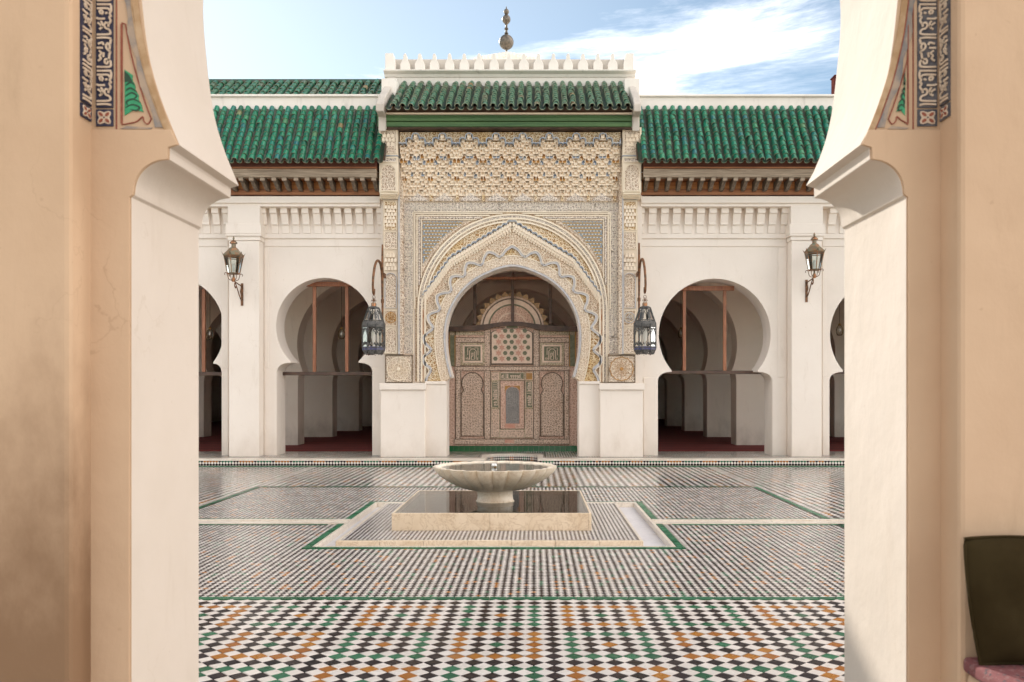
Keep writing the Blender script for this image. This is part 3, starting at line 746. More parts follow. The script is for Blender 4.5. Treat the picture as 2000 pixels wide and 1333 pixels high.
for k, (yy, lab) in enumerate(rows):
    t = thing('interior_arcade', lab, 'arcade', (AX, yy, FLOOR_STEP), 'arcades inside the hall')
    zb = FLOOR_STEP; pts = [(-13.9, zb)]
    for c, hw in ((-11.0, 1.3), (-7.55, 1.4), (-3.75, 1.55), (0, 1.75), (3.78, 1.55), (7.55, 1.4), (11.0, 1.3)):
        cx = AX+c
        pts += opening(cx-hw, cx+hw, zb, cx, zb+2.45, hw+.02, zb+1.82, cav=.17, n=36)
    pts += [(13.9, zb), (13.9, ZC), (-13.9, ZC)]
    mb = MB(); mb.prism(pts, yy, yy+.58); mb.build('wall', INNER, t, smooth=30, bevel=.012)

# ------------------------------------------------------------------ barrel tiles
def barrel_mesh(length, r0, r1, mats, seg=6, th=.012):
    """one curved tile lying along +Y (up the slope), open below, lower end at y=0"""
    mb = MB(); vs = []
    for (y, r) in ((0, r0), (length, r1)):
        for rr in (r, r-th):
            for i in range(seg+1):
                a = math.pi*i/seg; vs.append((-rr*math.cos(a), y, rr*math.sin(a)*1.05))
    n = seg+1
    for i in range(seg):
        mb.f.append((i, i+1, 2*n+i+1, 2*n+i)); mb.m.append(0)
    for i in range(seg):
        mb.f.append((n+i, n+i+1, i+1, i)); mb.m.append(1)
        mb.f.append((n+i+1, n+i, 3*n+i, 3*n+i+1)); mb.m.append(2)
    mb.v = vs
    return mb
def tiled_slope(parent, x0, pitch, nrows, eave, ridge, courses, matG, seed, extra=(), pan=True):
    """rows of cover tiles up a slope between eave (y,z) and ridge (y,z); each tile its own object; channels of pan tiles between"""
    rr = random.Random(seed)
    dy, dz = ridge[0]-eave[0], ridge[1]-eave[1]; Ls = math.hypot(dy, dz); ang = math.atan2(dz, dy)
    ex = Ls/courses; r = pitch*.335
    ms = []
    for v in range(3):
        mb = barrel_mesh(ex*1.28, r*(1.0+.05*v), r*.86, None)
        me = mb.mesh('tile', [matG, RIM, TERRA], smooth=50); ms.append(me)
    base = Matrix.Rotation(ang, 4, 'X')
    big = MB()
    for i in list(range(nrows))+list(extra):
        xr = x0+i*pitch+rr.gauss(0, .004)
        for c in range(courses):
            s = c*ex-.02
            lift = .034
            mt = Matrix.Translation((xr+rr.gauss(0, .006), eave[0], eave[1])) @ base @ Matrix.Translation((0, s+rr.gauss(0, .006), lift)) @ Matrix.Rotation(-.055+rr.gauss(0, .016), 4, 'X') @ Matrix.Rotation(rr.gauss(0, .035), 4, 'Z')
            if 0 <= i < nrows: inst('tile', ms[rr.randrange(3)], parent, mt)
            else:
                t = barrel_mesh(ex*1.28, r, r*.86, None)
                big.add([mt @ Vector(v) for v in t.v], [], 0); o_ = len(big.v)-len(t.v)
                for f, m in zip(t.f, t.m): big.f.append(tuple(q+o_ for q in f)); big.m.append(m)
    if big.v: big.build('tile', [matG, RIM, TERRA], parent, kind='stuff', smooth=50)
    if pan:
        mb = MB(); seg = 6
        rows_ = sorted(set(list(range(nrows))+list(extra)))
        for i in [rows_[0]-1]+rows_:
            xc = x0+(i+.5)*pitch; rp = pitch*.36
            for c in range(courses):
                vs = []
                for (s, q, dzl) in ((c*ex-.045, 1.0, .030), ((c+1)*ex+.02, .9, .012)):
                    for th in (0, .012):
                        for k in range(seg+1):
                            a = math.pi*k/seg; lx = -rp*q*math.cos(a); lz = dzl+.012-rp*q*math.sin(a)*1.0-th
                            vv = base @ Vector((lx, s, lz)); vs.append((xc+vv.x, eave[0]+vv.y, eave[1]+vv.z))
                n = seg+1; fs = []
                for k in range(seg): fs.append((k, k+1, 2*n+k+1, 2*n+k))
                mb.add(vs, fs, 0)
                if c == 0:
                    mb.add(vs, [(k+1, k, n+k, n+k+1) for k in range(seg)], 1); mb.add(vs, [(n+k+1, n+k, 3*n+k, 3*n+k+1) for k in range(seg)], 2)
        mb.build('pan_tile', [PAN, RIM, TERRA], parent, kind='stuff', smooth=50)
        # bed under the tiles
        xa, xb = x0+(rows_[0]-.9)*pitch, x0+(rows_[-1]+.9)*pitch
        bd = MB(); n0 = base @ Vector((0, 0, 1)); f_ = .14; q = [(eave[0]+dy*f_, eave[1]+dz*f_-.045), (ridge[0], ridge[1]-.045)]
        bd.add([(xa, q[0][0], q[0][1]), (xb, q[0][0], q[0][1]), (xb, q[1][0], q[1][1]), (xa, q[1][0], q[1][1]),
                (xa, q[0][0]+.05, q[0][1]-.09), (xb, q[0][0]+.05, q[0][1]-.09), (xb, q[1][0]+.05, q[1][1]-.09), (xa, q[1][0]+.05, q[1][1]-.09)],
               [(0, 1, 2, 3), (7, 6, 5, 4), (0, 4, 5, 1), (2, 6, 7, 3), (0, 3, 7, 4), (1, 5, 6, 2)])
        bd.build('roof_bed', MORTAR, parent)

# ------------------------------------------------------------------ wings
def wing(side):
    left = side < 0
    t = thing('arcade_wing', 'white arcaded wing with a green tiled roof, left of the carved porch' if left else 'white arcaded wing with a green tiled roof, right of the carved porch', 'building', (-6 if left else 6, YW, FLOOR_STEP), 'arcade wings flanking the porch')
    zb = FLOOR_STEP; zt = Z(381, YW)
    def op(xl, xr, cx, cyy, Rp, iy):
        k = YW/FPX
        return opening(X(xl, YW), X(xr, YW), zb, X(cx, YW), Z(cyy, YW), Rp*k, Z(iy, YW), cav=.15)
    if left:
        pts = [(-12, zb)]+op(-130, 70, -30, 645, 105, 720)+op(231, 433, 332, 645, 105.5, 708)+op(541, 727, 634, 638, 95, 706)+[(X(775, YW), zb), (X(775, YW), zt), (-12, zt)]
        pil = [(447, 506)]; pil_far = [(130, 190)]; ex0, ex1 = -12, X(742, YP)-.01
    else:
        pts = [(X(1225, YW), zb)]+op(1285, 1508, 1396, 654, 109.5, 724)+op(1620, 1842, 1731, 654, 110, 724)+op(2000, 2200, 2100, 654, 104, 724)+[(12, zb), (12, zt), (X(1225, YW), zt)]
        pil = [(1546, 1605)]; pil_far = [(1880, 1940)]; ex0, ex1 = X(1252, YP)+.01, 12
    mb = MB(); mb.prism(pts, YW, YB); mb.build('wall', WHITE, t, smooth=30, bevel=.01)
    # raised borders round the arch panels: jamb blocks and lintel strip
    yb_ = YW-.018
    if left: regs = [(517, 525, 483, 719), (433, 446, 483, 719), (517, 540.5, 719.5, 893), (433.5, 446, 719.5, 893), (727.5, 745, 719.5, 893)]; tops = [(517, 745), (150, 446)]
    else: regs = [(1519, 1535, 484, 737), (1606, 1613, 484, 737), (1508.5, 1535, 738, 889), (1606, 1619.5, 738, 889), (1257, 1284.5, 738, 889)]; tops = [(1250, 1535), (1606, 1880)]
    for (a, b, c, d) in regs:
        mb = MB(); mb.box(X(a, YW), X(b, YW), yb_, YW-.001, Z(d, YW) if d < 880 else zb, Z(c, YW)); mb.build('panel_border', WHITE, t, bevel=.006)
    for (a, b) in tops:
        mb = MB(); mb.box(X(a, YW), X(b, YW), yb_-.002, YW-.001, Z(482, YW), Z(459, YW)); mb.build('panel_border', WHITE, t, bevel=.006)
        mb = MB(); mb.box(X(a, YW), X(b, YW), yb_-.04, yb_-.003, Z(467, YW), Z(458, YW)); mb.build('string_course', WHITE, t, bevel=.008)
        # corbel band: stepped brackets with dark slots between them
        pitch = (20.7 if left else 23.35); k = YW/FPX; pw = pitch*k
        x0 = X(a, YW); n = int(round((X(b, YW)-x0)/pw)) if not (left and a < 500) and not (not left and a > 1600) else int((X(b, YW)-x0)/pw)
        cw = pw*.62
        prof = [(0, Z(457, YW)), (.03, Z(457, YW)), (.03, Z(454, YW)), (.02, Z(454, YW)), (.04, Z(441, YW)), (.085, Z(440.5, YW)), (.085, Z(437, YW)), (.07, Z(436.5, YW)), (.135, Z(421, YW)), (.18, Z(419.5, YW)), (.18, Z(410, YW)), (0, Z(410, YW))]
        cm = MB(); q = [(d_, z) for d_, z in prof]
        pm = MB(); pm.prism(q, 0, cw)
        cm.add([(y-cw/2, YW-x-.0, z) for x, y, z in pm.v], pm.f)
        me = cm.mesh('corbel', WHITE, fix=True)
        for i in range(n+1):
            xc = x0+i*pw if a in (517, 1250) else X(b, YW)-i*pw
            inst('corbel', me, t, Matrix.Translation((xc+rnd.gauss(0, .003), 0, 0)))
        mb = MB(); mb.box(X(a, YW)-.02, X(b, YW)+.02, YW-.19, YW-.001, Z(409.8, YW), Z(404, YW)); mb.build('corbel_course', WHITE, t, bevel=.006)
    # frieze mouldings under the eaves
    for (c, d, pr) in ((403.6, 397, .29), (396.8, 383.5, .335)):
        mb = MB(); mb.box(ex0, ex1, YW-pr, YW-.001, Z(c, YW-pr), Z(d, YW-pr)); mb.build('frieze_moulding', WHITE, t, bevel=.008)
    for (a, b) in pil+pil_far:
        xa, xb = X(a, YQ), X(b, YQ)
        mb = MB(); mb.box(xa, xb, YQ, YW-.001, zb, Z(470, YQ)); mb.build('pilaster', WHITE, t, bevel=.012)
        mb = MB()
        for lo, hi, g in ((470, 462, .02), (461.9, 458, .05)):
            mb.box(xa-g, xb+g, YQ-g, YW-.001, Z(lo, YQ), Z(hi, YQ))
        mb.build('pilaster_cap', WHITE, t, bevel=.006)
        mb = MB(); g0, g1 = .05, .0
        za, zm, zz = Z(457.8, YQ), Z(438, YQ), Z(403.7, YQ)
        y_ = YQ-.05
        mb.box(xa-.05, xb+.05, y_, YW-.001, za, zm); mb.box(xa-.02, xb+.02, YQ-.02, YW-.002, zm, zz)
        mb.build('pilaster_block', WHITE, t, bevel=.008)
    # eaves woodwork
    Ye = 17.15
    mb = MB(); mb.box(ex0, ex1, YW-.30, YW+.1, Z(381, YW-.3), Z(369, YW-.3)); mb.build('lower_board', WOOD_BROWN, t, bevel=.006)
    mb = MB(); mb.box(ex0, ex1, YW-.285, YW+.1, Z(368.8, YW-.3)-.0, Z(338, YW-.285)); mb.build('soffit_board', WOOD_ORANGE, t)
    mb = MB(); mb.box(ex0, ex1, Ye, Ye+.16, Z(346, Ye), Z(330, Ye)); mb.build('eave_beam', WOOD_GREY, t, bevel=.008)
    mb = MB(); mb.box(ex0, ex1, Ye-.03, Ye+.18, Z(329.6, Ye), Z(326.8, Ye)); mb.build('eave_moulding', WOOD_BROWN, t, bevel=.004)
    mb = MB(); mb.box(ex0, ex1, Ye+.02, Ye+.4, Z(326.5, Ye), Z(314, Ye)); mb.build('tilting_board', WOOD_DARK, t)
    mb = MB(); mb.box(ex0, ex1, Ye+.17, YW+.1, Z(345, Ye), Z(343.5, Ye)); mb.build('soffit', WOOD_BROWN, t)
    # brackets
    bk = MB()
    zt_ = Z(346.5, Ye)
    pr = [(0, zt_), (0, zt_-.065), (.05, zt_-.07)]+[(.05+.27*(i/8), zt_-.07-.115*math.sin(math.pi/2*i/8)**1.3) for i in range(1, 9)]+[(.40, zt_-.19), (.40, zt_)]
    pm = MB(); pm.prism(pr, -.035, .035)
    bk.add([(y, Ye+.02+x, z) for x, y, z in pm.v], pm.f)
    bk.box(-.042, .042, Ye+.0, Ye+.035, zt_-.062, zt_-.002, 1)
    me = bk.mesh('bracket', [WOOD_BLACK, WOOD_GREY], fix=True)
    pb = 21.75*Ye/FPX; xs = X(730, Ye) if left else X(1264, Ye)
    for i in range(26):
        xx = xs+(-1 if left else 1)*i*pb
        if -11.5 < xx < 11.5: inst('bracket', me, t, Matrix.Translation((xx+rnd.gauss(0, .006), 0, 0)))
    # roof
    eave = (16.92, Z(317, 16.92)+.03); ridge = (17.72, Z(213, 17.72))
    pitch = 16.15*16.92/FPX
    if left: tiled_slope(t, X(735, 16.92)-20*pitch, pitch, 21, eave, ridge, 12, ROOFG, 11, extra=range(-24, 0))
    else: tiled_slope(t, X(1260, 16.92), pitch, 24, eave, ridge, 12, ROOFG, 12, extra=range(24, 60))
    # wall above the tiles
    ztop = Z(190.5, 17.9)
    ex0b, ex1b = (-12, X(745, 17.8)) if left else (X(1248, 17.8), 12)
    mb = MB(); mb.box(ex0b, ex1b, 17.75, 18.4, Z(330, 17.8), ztop-.05); mb.build('upper_wall', PARAPET, t)
    mb = MB(); mb.box(ex0b, ex1b, 17.70, 18.42, ztop-.048, ztop+.0); mb.build('wall_coping', PARAPET, t, bevel=.012)
    if left:
        e2 = (18.35, Z(191, 18.35)); r2 = (19.2, Z(163, 19.2)); p2 = 16.3*18.35/FPX
        tiled_slope(t, X(738, 18.35)-21*p2, p2, 22, e2, r2, 5, ROOFG2, 13, extra=range(-24, 0))
        mb = MB()
        mb.tube([(-12, 19.2, r2[1]+.03), (X(752, 19.2), 19.2, r2[1]+.03)], .06, 8); mb.build('ridge_roll', PAN, t, smooth=60)
        mb = MB(); mb.box(-12, X(750, 18.6), 18.5, 19.25, 5.5, Z(193, 18.5)-.05); mb.build('rear_wall', PARAPET, t)
    else:
        mb = MB(); mb.tube([(ex0b, 18.0, ztop+.012), (12, 18.0, ztop+.012)], .012, 6); mb.build('coping_pipe', TIN, t)
    return t
wl = wing(-1); wr = wing(1)

# ------------------------------------------------------------------ the carved porch
po = thing('carved_porch', 'tall porch covered in carved painted stucco with a great horseshoe arch', 'porch', (AX, YP, FLOOR_STEP))
def porch():
    zb = FLOOR_STEP
    YC = 17.64                                     # face of the core wall
    k = YC/FPX
    cxp, cyp, Rp = 1001, 656, 130.5
    hole = opening(X(873, YC), X(1129.5, YC), zb, X(cxp, YC), Z(cyp, YC), Rp*k, Z(736, YC), cav=.10, n=48)
    # slightly pointed crown
    xc = X(cxp, YC); zc = Z(cyp, YC); Rw = Rp*k
    RY = 187.0/130.5
    y_e = 736; t_e = math.degrees(math.asin((y_e-cyp)/(Rp*RY)))
    hole = [(x, z+(.05*max(0, 1-abs(x-xc)/(.38*Rw)) if z > zc else 0)) for x, z in hole]
    up = [p for p in hole if p[1] >= zc]
    lowl = [(xc-Rw*math.cos(R_(t)), zc-Rw*RY*math.sin(R_(t))) for t in np.linspace(t_e, 1.5, 10)]
    lowr = [(2*xc-x, z) for x, z in lowl[::-1]]
    xj0, xj1 = X(873, YC), X(1129.5, YC); xi0, zi0 = lowl[0]
    cavl = [(xj0, zb), (xj0, zi0-.125), (xj0+.004, zi0-.09), (xj0+.02, zi0-.05), (xi0-.02, zi0-.026), (xi0-.004, zi0-.02)]
    cavr = [(xj1, zb), (xj1, zi0-.125), (xj1-.004, zi0-.09), (xj1-.02, zi0-.05), (2*xc-xi0+.02, zi0-.026), (2*xc-xi0+.004, zi0-.02)]
    hole = cavl+lowl+up+lowr+cavr[::-1]
    core = [(X(744, YC), zb)]+hole+[(X(1254, YC), zb), (X(1254, YC), Z(250, YC)), (X(744, YC), Z(250, YC))]
    mb = MB(); mb.prism(core, YC, 18.12); mb.build('core_wall', WHITE, po, smooth=30)
    # white pillars
    for (a, b, c, d, Y, cap) in ((743, 830, 762, 0, 17.46, 1), (1172, 1256, 762, 0, 17.46, 1)):
        mb = MB(); mb.box(X(a, Y), X(b, Y), Y, YC-.001, zb, Z(c, Y)); mb.build('pillar', WHITE, po, bevel=.012)
        mb = MB(); mb.box(X(a-2, Y), X(b+2, Y), Y-.035, YC-.001, Z(c, Y)+.002, Z(749, Y)); mb.build('pillar_cap', WHITE, po, bevel=.008)
    for (a, b) in ((830.3, 872), (1130.5, 1171.7)):
        Y = 17.58; mb = MB(); mb.box(X(a, Y), X(b, Y), Y, YC-.001, zb, Z(751, Y)); mb.build('inner_pillar', WHITE, po, bevel=.010)
        mb = MB(); mb.box(X(a, Y), X(b, Y)+.0, Y-.02, YC-.001, Z(751, Y)+.002, Z(745, Y)); mb.build('inner_pillar_cap', WHITE, po, bevel=.006)
    Yf = YC-.012
    # carved fields, one over the other by a few millimetres
    def field(name, pts, Y, mat, th=None):
        mb = MB(); mb.prism(PL(pts, Y), Y, (Y+th) if th else YC-.0005); return mb.build(name, mat, po)
    # main ground of the arch zone (ring between opening and the frame), split left/right so nothing crosses the opening
    def ring_poly(sg):
        def mx(x): return cxp+sg*(x-cxp)
        inner = [(cxp-sg*0+(-1)*sg*(-1)*0, 0)]
        a0 = math.degrees(math.asin((736-cyp)/(Rp*RY)))
        arcp = [(cxp-sg*(Rp+1.0)*math.cos(R_(t)), cyp-(Rp+1.0)*math.sin(R_(t))*(1 if t > 0 else RY)-(4.9*max(0, 1-(Rp*math.cos(R_(t)))/(.38*Rp)) if t > 0 else 0)) for t in np.linspace(-a0, 90, 40)]
        pts = [(cxp-sg*(cxp-872), 745.0)]+arcp+[(cxp, 414), (cxp-sg*190, 414), (cxp-sg*190, 745)]
        return pts
    for sg in (1, -1): field('arch_ground', ring_poly(sg), Yf, ST_ROSE)
    def ring_band(name, r0, r1, t0, t1, cx_, cy_, Y, mat, n=40, point=0.0, y_end=YC-.0005):
        mb = MB()
        T = np.linspace(t0, t1, n)
        f = lambda r, t: (cx_-r*math.cos(R_(t)), cy_-r*math.sin(R_(t))*(RY if math.sin(R_(t)) < 0 else 1)-point*max(0, 1-abs(math.cos(R_(t)))/.38))
        pts = [f(r1, t) for t in T]+[f(r0, t) for t in T[::-1]]
        mb.prism(PL(pts, Y), Y, y_end); return mb.build(name, mat, po, smooth=30)
    # pale carved band round the opening and its blue edge
    ring_band('arch_band', Rp+4.5, Rp+21, -25, 205, cxp, cyp, Yf-.02, ST_PALE, 60, 4.9)
    ring_band('arch_lip', Rp+.3, Rp+4.2, -25, 205, cxp, cyp, Yf-.035, BLUEGREY, 60, 4.9)
    ring_band('arch_rib', Rp+20.5, Rp+22.5, -24, 204, cxp, cyp, Yf-.03, PALE, 60, 4.9)
    # cusped band
    half = [(831, 746), (841, 722), (826, 701), (841, 683.5), (827, 661), (845, 641), (836, 617), (858, 605), (854, 578), (880, 569), (881, 542), (906, 539), (913, 514), (940, 517), (953, 493), (977, 501), (1000, 481)]
    def lobes(h):
        out = []
        for i in range(len(h)-1):
            a, b = h[i], h[i+1]; out.append(a)
            mx_, my_ = (a[0]+b[0])/2, (a[1]+b[1])/2
            # bulge away from the arch centre
            dx, dy = mx_-1001, my_-640; l = math.hypot(dx, dy); q = 2.6
            out.append((mx_+dx/l*q, my_+dy/l*q))
        out.append(h[-1]); return catmull(out, 4)
    hl = lobes(half); hr = [(2001-x, y) for x, y in hl[::-1]][1:]
    line = hl+hr
    Yl = Yf-.05
    # gold carved cusps between the lobed line and the pale band
    for sg in (1, -1):
        hh = hl if sg == 1 else [(2001-x, y) for x, y in hl]
        T = np.linspace(-24, 90, 40)
        aa = [(cxp-sg*(Rp+22)*math.cos(R_(t)), cyp-(Rp+22)*math.sin(R_(t))*(1 if t > 0 else RY)-4.9*max(0, 1-abs(math.cos(R_(t)))/.38)) for t in T]
        field('cusp_field', hh+aa[::-1], Yf-.012, ST_GOLD)
    mb = MB(); mb.ribbon(PL(line, Yl), 5.8*Yl/FPX, Yl, YC-.003); mb.build('lobed_band', BLUEGREY, po, smooth=40)
    mb = MB(); mb.ribbon(PL([(1001+(x-1001)*1.018, 640+(y-640)*1.018) for x, y in line], Yl), 1.3*Yl/FPX, Yl-.012, YC-.006); mb.build('lobed_rib', PALE, po, smooth=40)
    mb = MB()
    for i in range(1, len(half)-1, 2):
        for sg in (1, -1):
            for dd in ((-2.2, -.5), (1.8, 1.2)):
                px = half[i][0]+dd[0]+(0); px = px if sg == 1 else 2001-px
                x_, z_ = P(px, half[i][1]+dd[1], Yl-.004)
                mb.tube([(x_, Yl-.008, z_), (x_, Yl-.001, z_)], .011, 6)
    mb.build('stud', MQ_DARK, po, kind='stuff')
    # lambrequin: blue edge and rows of small hanging niches
    lam = [(826, 577), (880, 503), (999, 432)]
    def scal(pts, pitch, amp):
        out = []
        for (a, b) in zip(pts[:-1], pts[1:]):
            L = math.dist(a, b); n = max(2, int(round(L/pitch))); ux, uy = (b[0]-a[0])/L, (b[1]-a[1])/L; nx, ny = uy, -ux
            if ny > 0: nx, ny = -nx, -ny
            for i in range(n):
                for q in (0, .25, .5, .75):
                    s = (i+q)/n*L; e = amp*math.sin(math.pi*q)
                    out.append((a[0]+ux*s+nx*e, a[1]+uy*s+ny*e))
        out.append(pts[-1]); return out
    sl = scal(lam, 11.5, 3.4); full = sl+[(2000-x, y) for x, y in sl[::-1]][1:]
    Ym = Yf-.075
    mb = MB(); mb.ribbon(PL(full, Ym), 2.3*Ym/FPX, Ym, YC-.004); mb.build('blue_edging', MQ_BLUE, po, smooth=40)
    mb = MB(); q = [(x, y-2.4) for x, y in full]; mb.ribbon(PL(q, Ym), 1.2*Ym/FPX, Ym-.006, YC-.007); mb.build('white_edging', PALE, po, smooth=40)
    drops = MB()
    for rowi, (off, sc) in enumerate(((5.5, 1.0), (11.5, .9), (16.5, .75))):
        for (a, b) in zip(lam[:-1], lam[1:]):
            L = math.dist(a, b); n = int(round(L/5.75)); 
            for i in range(n):
                s = (i+.5+(.5 if rowi % 2 else 0))/n
                if s > 1: continue
                px, py = a[0]+(b[0]-a[0])*s, a[1]+(b[1]-a[1])*s+off
                for sg in (1, -1):
                    x_ = px if sg == 1 else 2000-px
                    Yd = Yf-.06+.016*rowi
                    sh = [(x_-2.3*sc, py+3), (x_-2.5*sc, py-1), (x_-1.5*sc, py-3.6), (x_, py-4.6), (x_+1.5*sc, py-3.6), (x_+2.5*sc, py-1), (x_+2.3*sc, py+3), (x_, py+4.4)]
                    drops.prism(PL(sh, Yd), Yd, YC-.001, rnd.choice((0, 0, 0, 1)), back=False)
    drops.build('hanging_niche', [MQ_CREAM, PALE], po, kind='stuff')
    # gold carved crescent and concentric ribs outside it
    ocx, ocy = 1001, 604
    def crescent(sg):
        T = np.linspace(9, 90, 30)
        o_ = [(ocx-sg*170*math.cos(R_(t)), ocy-170*math.sin(R_(t))) for t in T]
        l_ = [(x if sg == 1 else 2001-x, y) for x, y in sl]
        return o_+l_[::-1]
    for sg in (1, -1): field('crescent_field', crescent(sg), Yf-.010, ST_GOLD)
    for (r0, r1, dy, mt) in ((169.5, 172.5, .05, PALE), (173, 175.5, .035, ST_CREAM), (176, 179, .06, PALE), (179.5, 182.5, .04, ST_GREY), (183, 186, .055, PALE)):
        ring_band('archivolt', r0, r1, 0, 180, ocx, ocy, Yf-dy, mt, 50)
        for sg in (1, -1):
            xa, xb = ocx-sg*r1, ocx-sg*r0
            Y = Yf-dy; mb = MB(); mb.box(X(min(xa, xb), Y), X(max(xa, xb), Y), Y, YC-.0005, Z(746, Y), Z(ocy+.2, Y)); mb.build('archivolt_leg', RUST if mt is ST_CREAM else mt, po)
    # spandrels: mosaic triangles inside nested frames
    for sg in (1, -1):
        def mx(x): return x if sg == 1 else 2002-x
        T = np.linspace(14, 76, 24)
        ar = [(mx(ocx-189*math.cos(R_(t))), ocy-189*math.sin(R_(t))) for t in T]
        Y = Yf-.02
        field('spandrel_ground', [(mx(812), 419), (mx(812), ar[0][1])]+ar+[(mx(962), 419)], Y, ST_CREAM)
        for (ix, wd, dy, mt) in ((810, 2.2, .05, PALE), (814.5, 2.4, .035, PALE), (819, 3.0, .045, ST_GREY), (823, 1.6, .05, PALE)):
            yy_ = 417+(ix-810)*.95; r_ = 188
            ye = ocy-math.sqrt(max(0, r_*r_-(ocx-ix)**2)) if abs(ocx-ix) < r_ else ocy
            xe = ocx-math.sqrt(max(0, r_*r_-(ocy-yy_)**2)) if abs(ocy-yy_) < r_ else ocx
            Y2 = Yf-dy; mb = MB(); mb.ribbon(PL([(mx(ix), ye), (mx(ix), yy_), (mx(xe), yy_)], Y2), wd*Y2/FPX, Y2, YC-.002); mb.build('frame_moulding', mt, po)
        # mosaic
        Y3 = Yf-.03; cells = [MB(), MB(), MB()]
        base = [(mx(826), 433)]; rr_ = 196
        T = np.linspace(25, 62, 14)
        ar2 = [(mx(ocx-rr_*math.cos(R_(t))), ocy-rr_*math.sin(R_(t))) for t in T if ocx-rr_*math.cos(R_(t)) > 826 and ocy-rr_*math.sin(R_(t)) > 433]
        ye = ocy-math.sqrt(rr_**2-(ocx-826)**2); xe = ocx-math.sqrt(rr_**2-(ocy-433)**2)
        field('mosaic_ground', [(mx(826), 433), (mx(826), ye)]+ar2+[(mx(xe), 433)], Y3, SPANDREL)
        mo = MB()
        for j in range(12):
            for i in range(14):
                px, py = 829+i*6.4+(3.2 if j % 2 else 0), 437.5+j*6.2
                if math.hypot(px+1-ocx, py+1-ocy) < rr_-2.5: continue
                Y4 = Y3-.012
                a_ = [(mx(px+3.0*math.cos(R_(t))), py-3.0*math.sin(R_(t))) for t in range(0, 181, 36)]
                b_ = [(mx(px+1.1*math.cos(R_(t))), py-1.1*math.sin(R_(t))) for t in range(180, -1, -36)]
                mo.prism(PL(a_+b_, Y4), Y4, Y3-.0005, 0, back=False)
                mo.prism(PL([(mx(px-1.9), py+.6), (mx(px+1.9), py+.6), (mx(px+.9), py+2.8), (mx(px-.9), py+2.8)], Y4), Y4, Y3-.0005, 1, back=False)
        mo.build('mosaic_tile', [MOS_GOLD, MOS_WHITE], po, kind='stuff')
    # inscription frieze and side bands with script in relief
    Yi = Yf-.03
    def script(mb, u0, u1, place, hgt, seed, step=7.0):
        rr = random.Random(seed); u = u0
        while u < u1-step:
            k = rr.randrange(5); s = []
            if k in (0, 1):
                s.append([(0, .1), (0, .92)]);
                if k: s.append([(2.6, .1), (2.6, .9), (1.2, .98)])
                s.append([(0, .12), (step, .12)])
            elif k == 2: s.append([(0, .15), (1.5, .15), (2.8, .35), (2.2, .55), (.8, .5), (.8, .3)]); s.append([(2.4, .15), (step, .12)]); s.append([(4.5, .55), (5.6, .85)])
            elif k == 3: s.append([(0, .12), (2, .08), (4, .3), (5.5, .1), (step, .12)]); s.append([(1, .6), (2.5, .8), (4, .62)]); s.append([(5.5, .45), (5.5, .9)])
            else: s.append([(0, .12), (1.2, .4), (2.4, .12), (3.6, .4), (4.8, .12), (step, .12)]); s.append([(2, .62), (5, .9)]); s.append([(.5, .7), (1.5, .9)])
            for pl in s:
                pp = [place(u+a, b*hgt) for a, b in pl]
                mb.ribbon(PL(pp, Yi-.014), 1.15*Yi/FPX, Yi-.014, Yi-.0005)
            u += step*rr.uniform(.72, .95)
    field('inscription_band', [(787.5, 395.5), (1208, 395.5), (1208, 413), (787.5, 413)], Yi, ST_GREY)
    mb = MB(); script(mb, 800, 1197, lambda u, v: (1997-u, 411.5-v), 14.5, 3); mb.build('lettering', SCRIPT, po, kind='stuff')
    for (a, b, sd_) in ((787.5, 806, 5), (1189.5, 1208, 6)):
        field('inscription_band', [(a, 413.2), (b, 413.2), (b, 691), (a, 691)], Yi, ST_GREY)
        mb = MB(); script(mb, 414, 686, lambda u, v, a=a, b=b: (b-2-v*.98, u), 14.5, sd_); mb.build('lettering', SCRIPT, po, kind='stuff')
        for x_ in (a-.8, b+.8):
            Y2 = Yi-.015; mb = MB(); mb.box(X(x_-.8, Y2), X(x_+.8, Y2), Y2, YC-.001, Z(692, Y2), Z(414, Y2)); mb.build('band_rib', PALE, po)
    for y_ in (394.3, 414.0):
        Y2 = Yi-.016; mb = MB(); a, b = (786, 1209.5) if y_ < 400 else (807.5, 1188); mb.box(X(a, Y2), X(b, Y2), Y2, YC-.001, Z(y_+.9, Y2), Z(y_-.9, Y2)); mb.build('band_rib', PALE, po)
    # piers at the sides: stacked carved panels
    for sg in (1, -1):
        def mx(x): return x if sg == 1 else 1993-x
        def bx(name, x0, x1, y0, y1, Y, mat, Yend=YC-.001, bev=.004):
            a, b = sorted((X(mx(x0), Y), X(mx(x1), Y))); m_ = MB(); m_.box(a, b, Y, Yend, Z(y1, Y), Z(y0, Y)); return m_.build(name, mat, po, bevel=bev)
        Yu = 17.22
        bx('pier_head', 740, 777, 249, 303.5, Yu, PALE); bx('pier_head', 740.5, 777, 305.5, 376, Yu+.005, PALE)
        bx('pier_ledge', 739.5, 778, 303.6, 305.4, Yu-.015, MQ_BLUE)
        m_ = MB()
        for lo, hi, g in ((380, 376.2, .03), (384, 380.2, .10), (388, 384.2, .17)):
            a, b = sorted((X(mx(741.5), Yu+g), X(mx(776), Yu+g))); m_.box(a, b, Yu+g, YC-.001, Z(lo, Yu+g), Z(hi, Yu+g))
        m_.build('pier_corbel', PALE, po, bevel=.006)
        bx('pier_shaft', 748, 777.5, 390, 692, 17.5, SHELL)
        bx('pier_ledge', 747, 778, 388.2, 389.8, 17.47, MQ_BLUE)
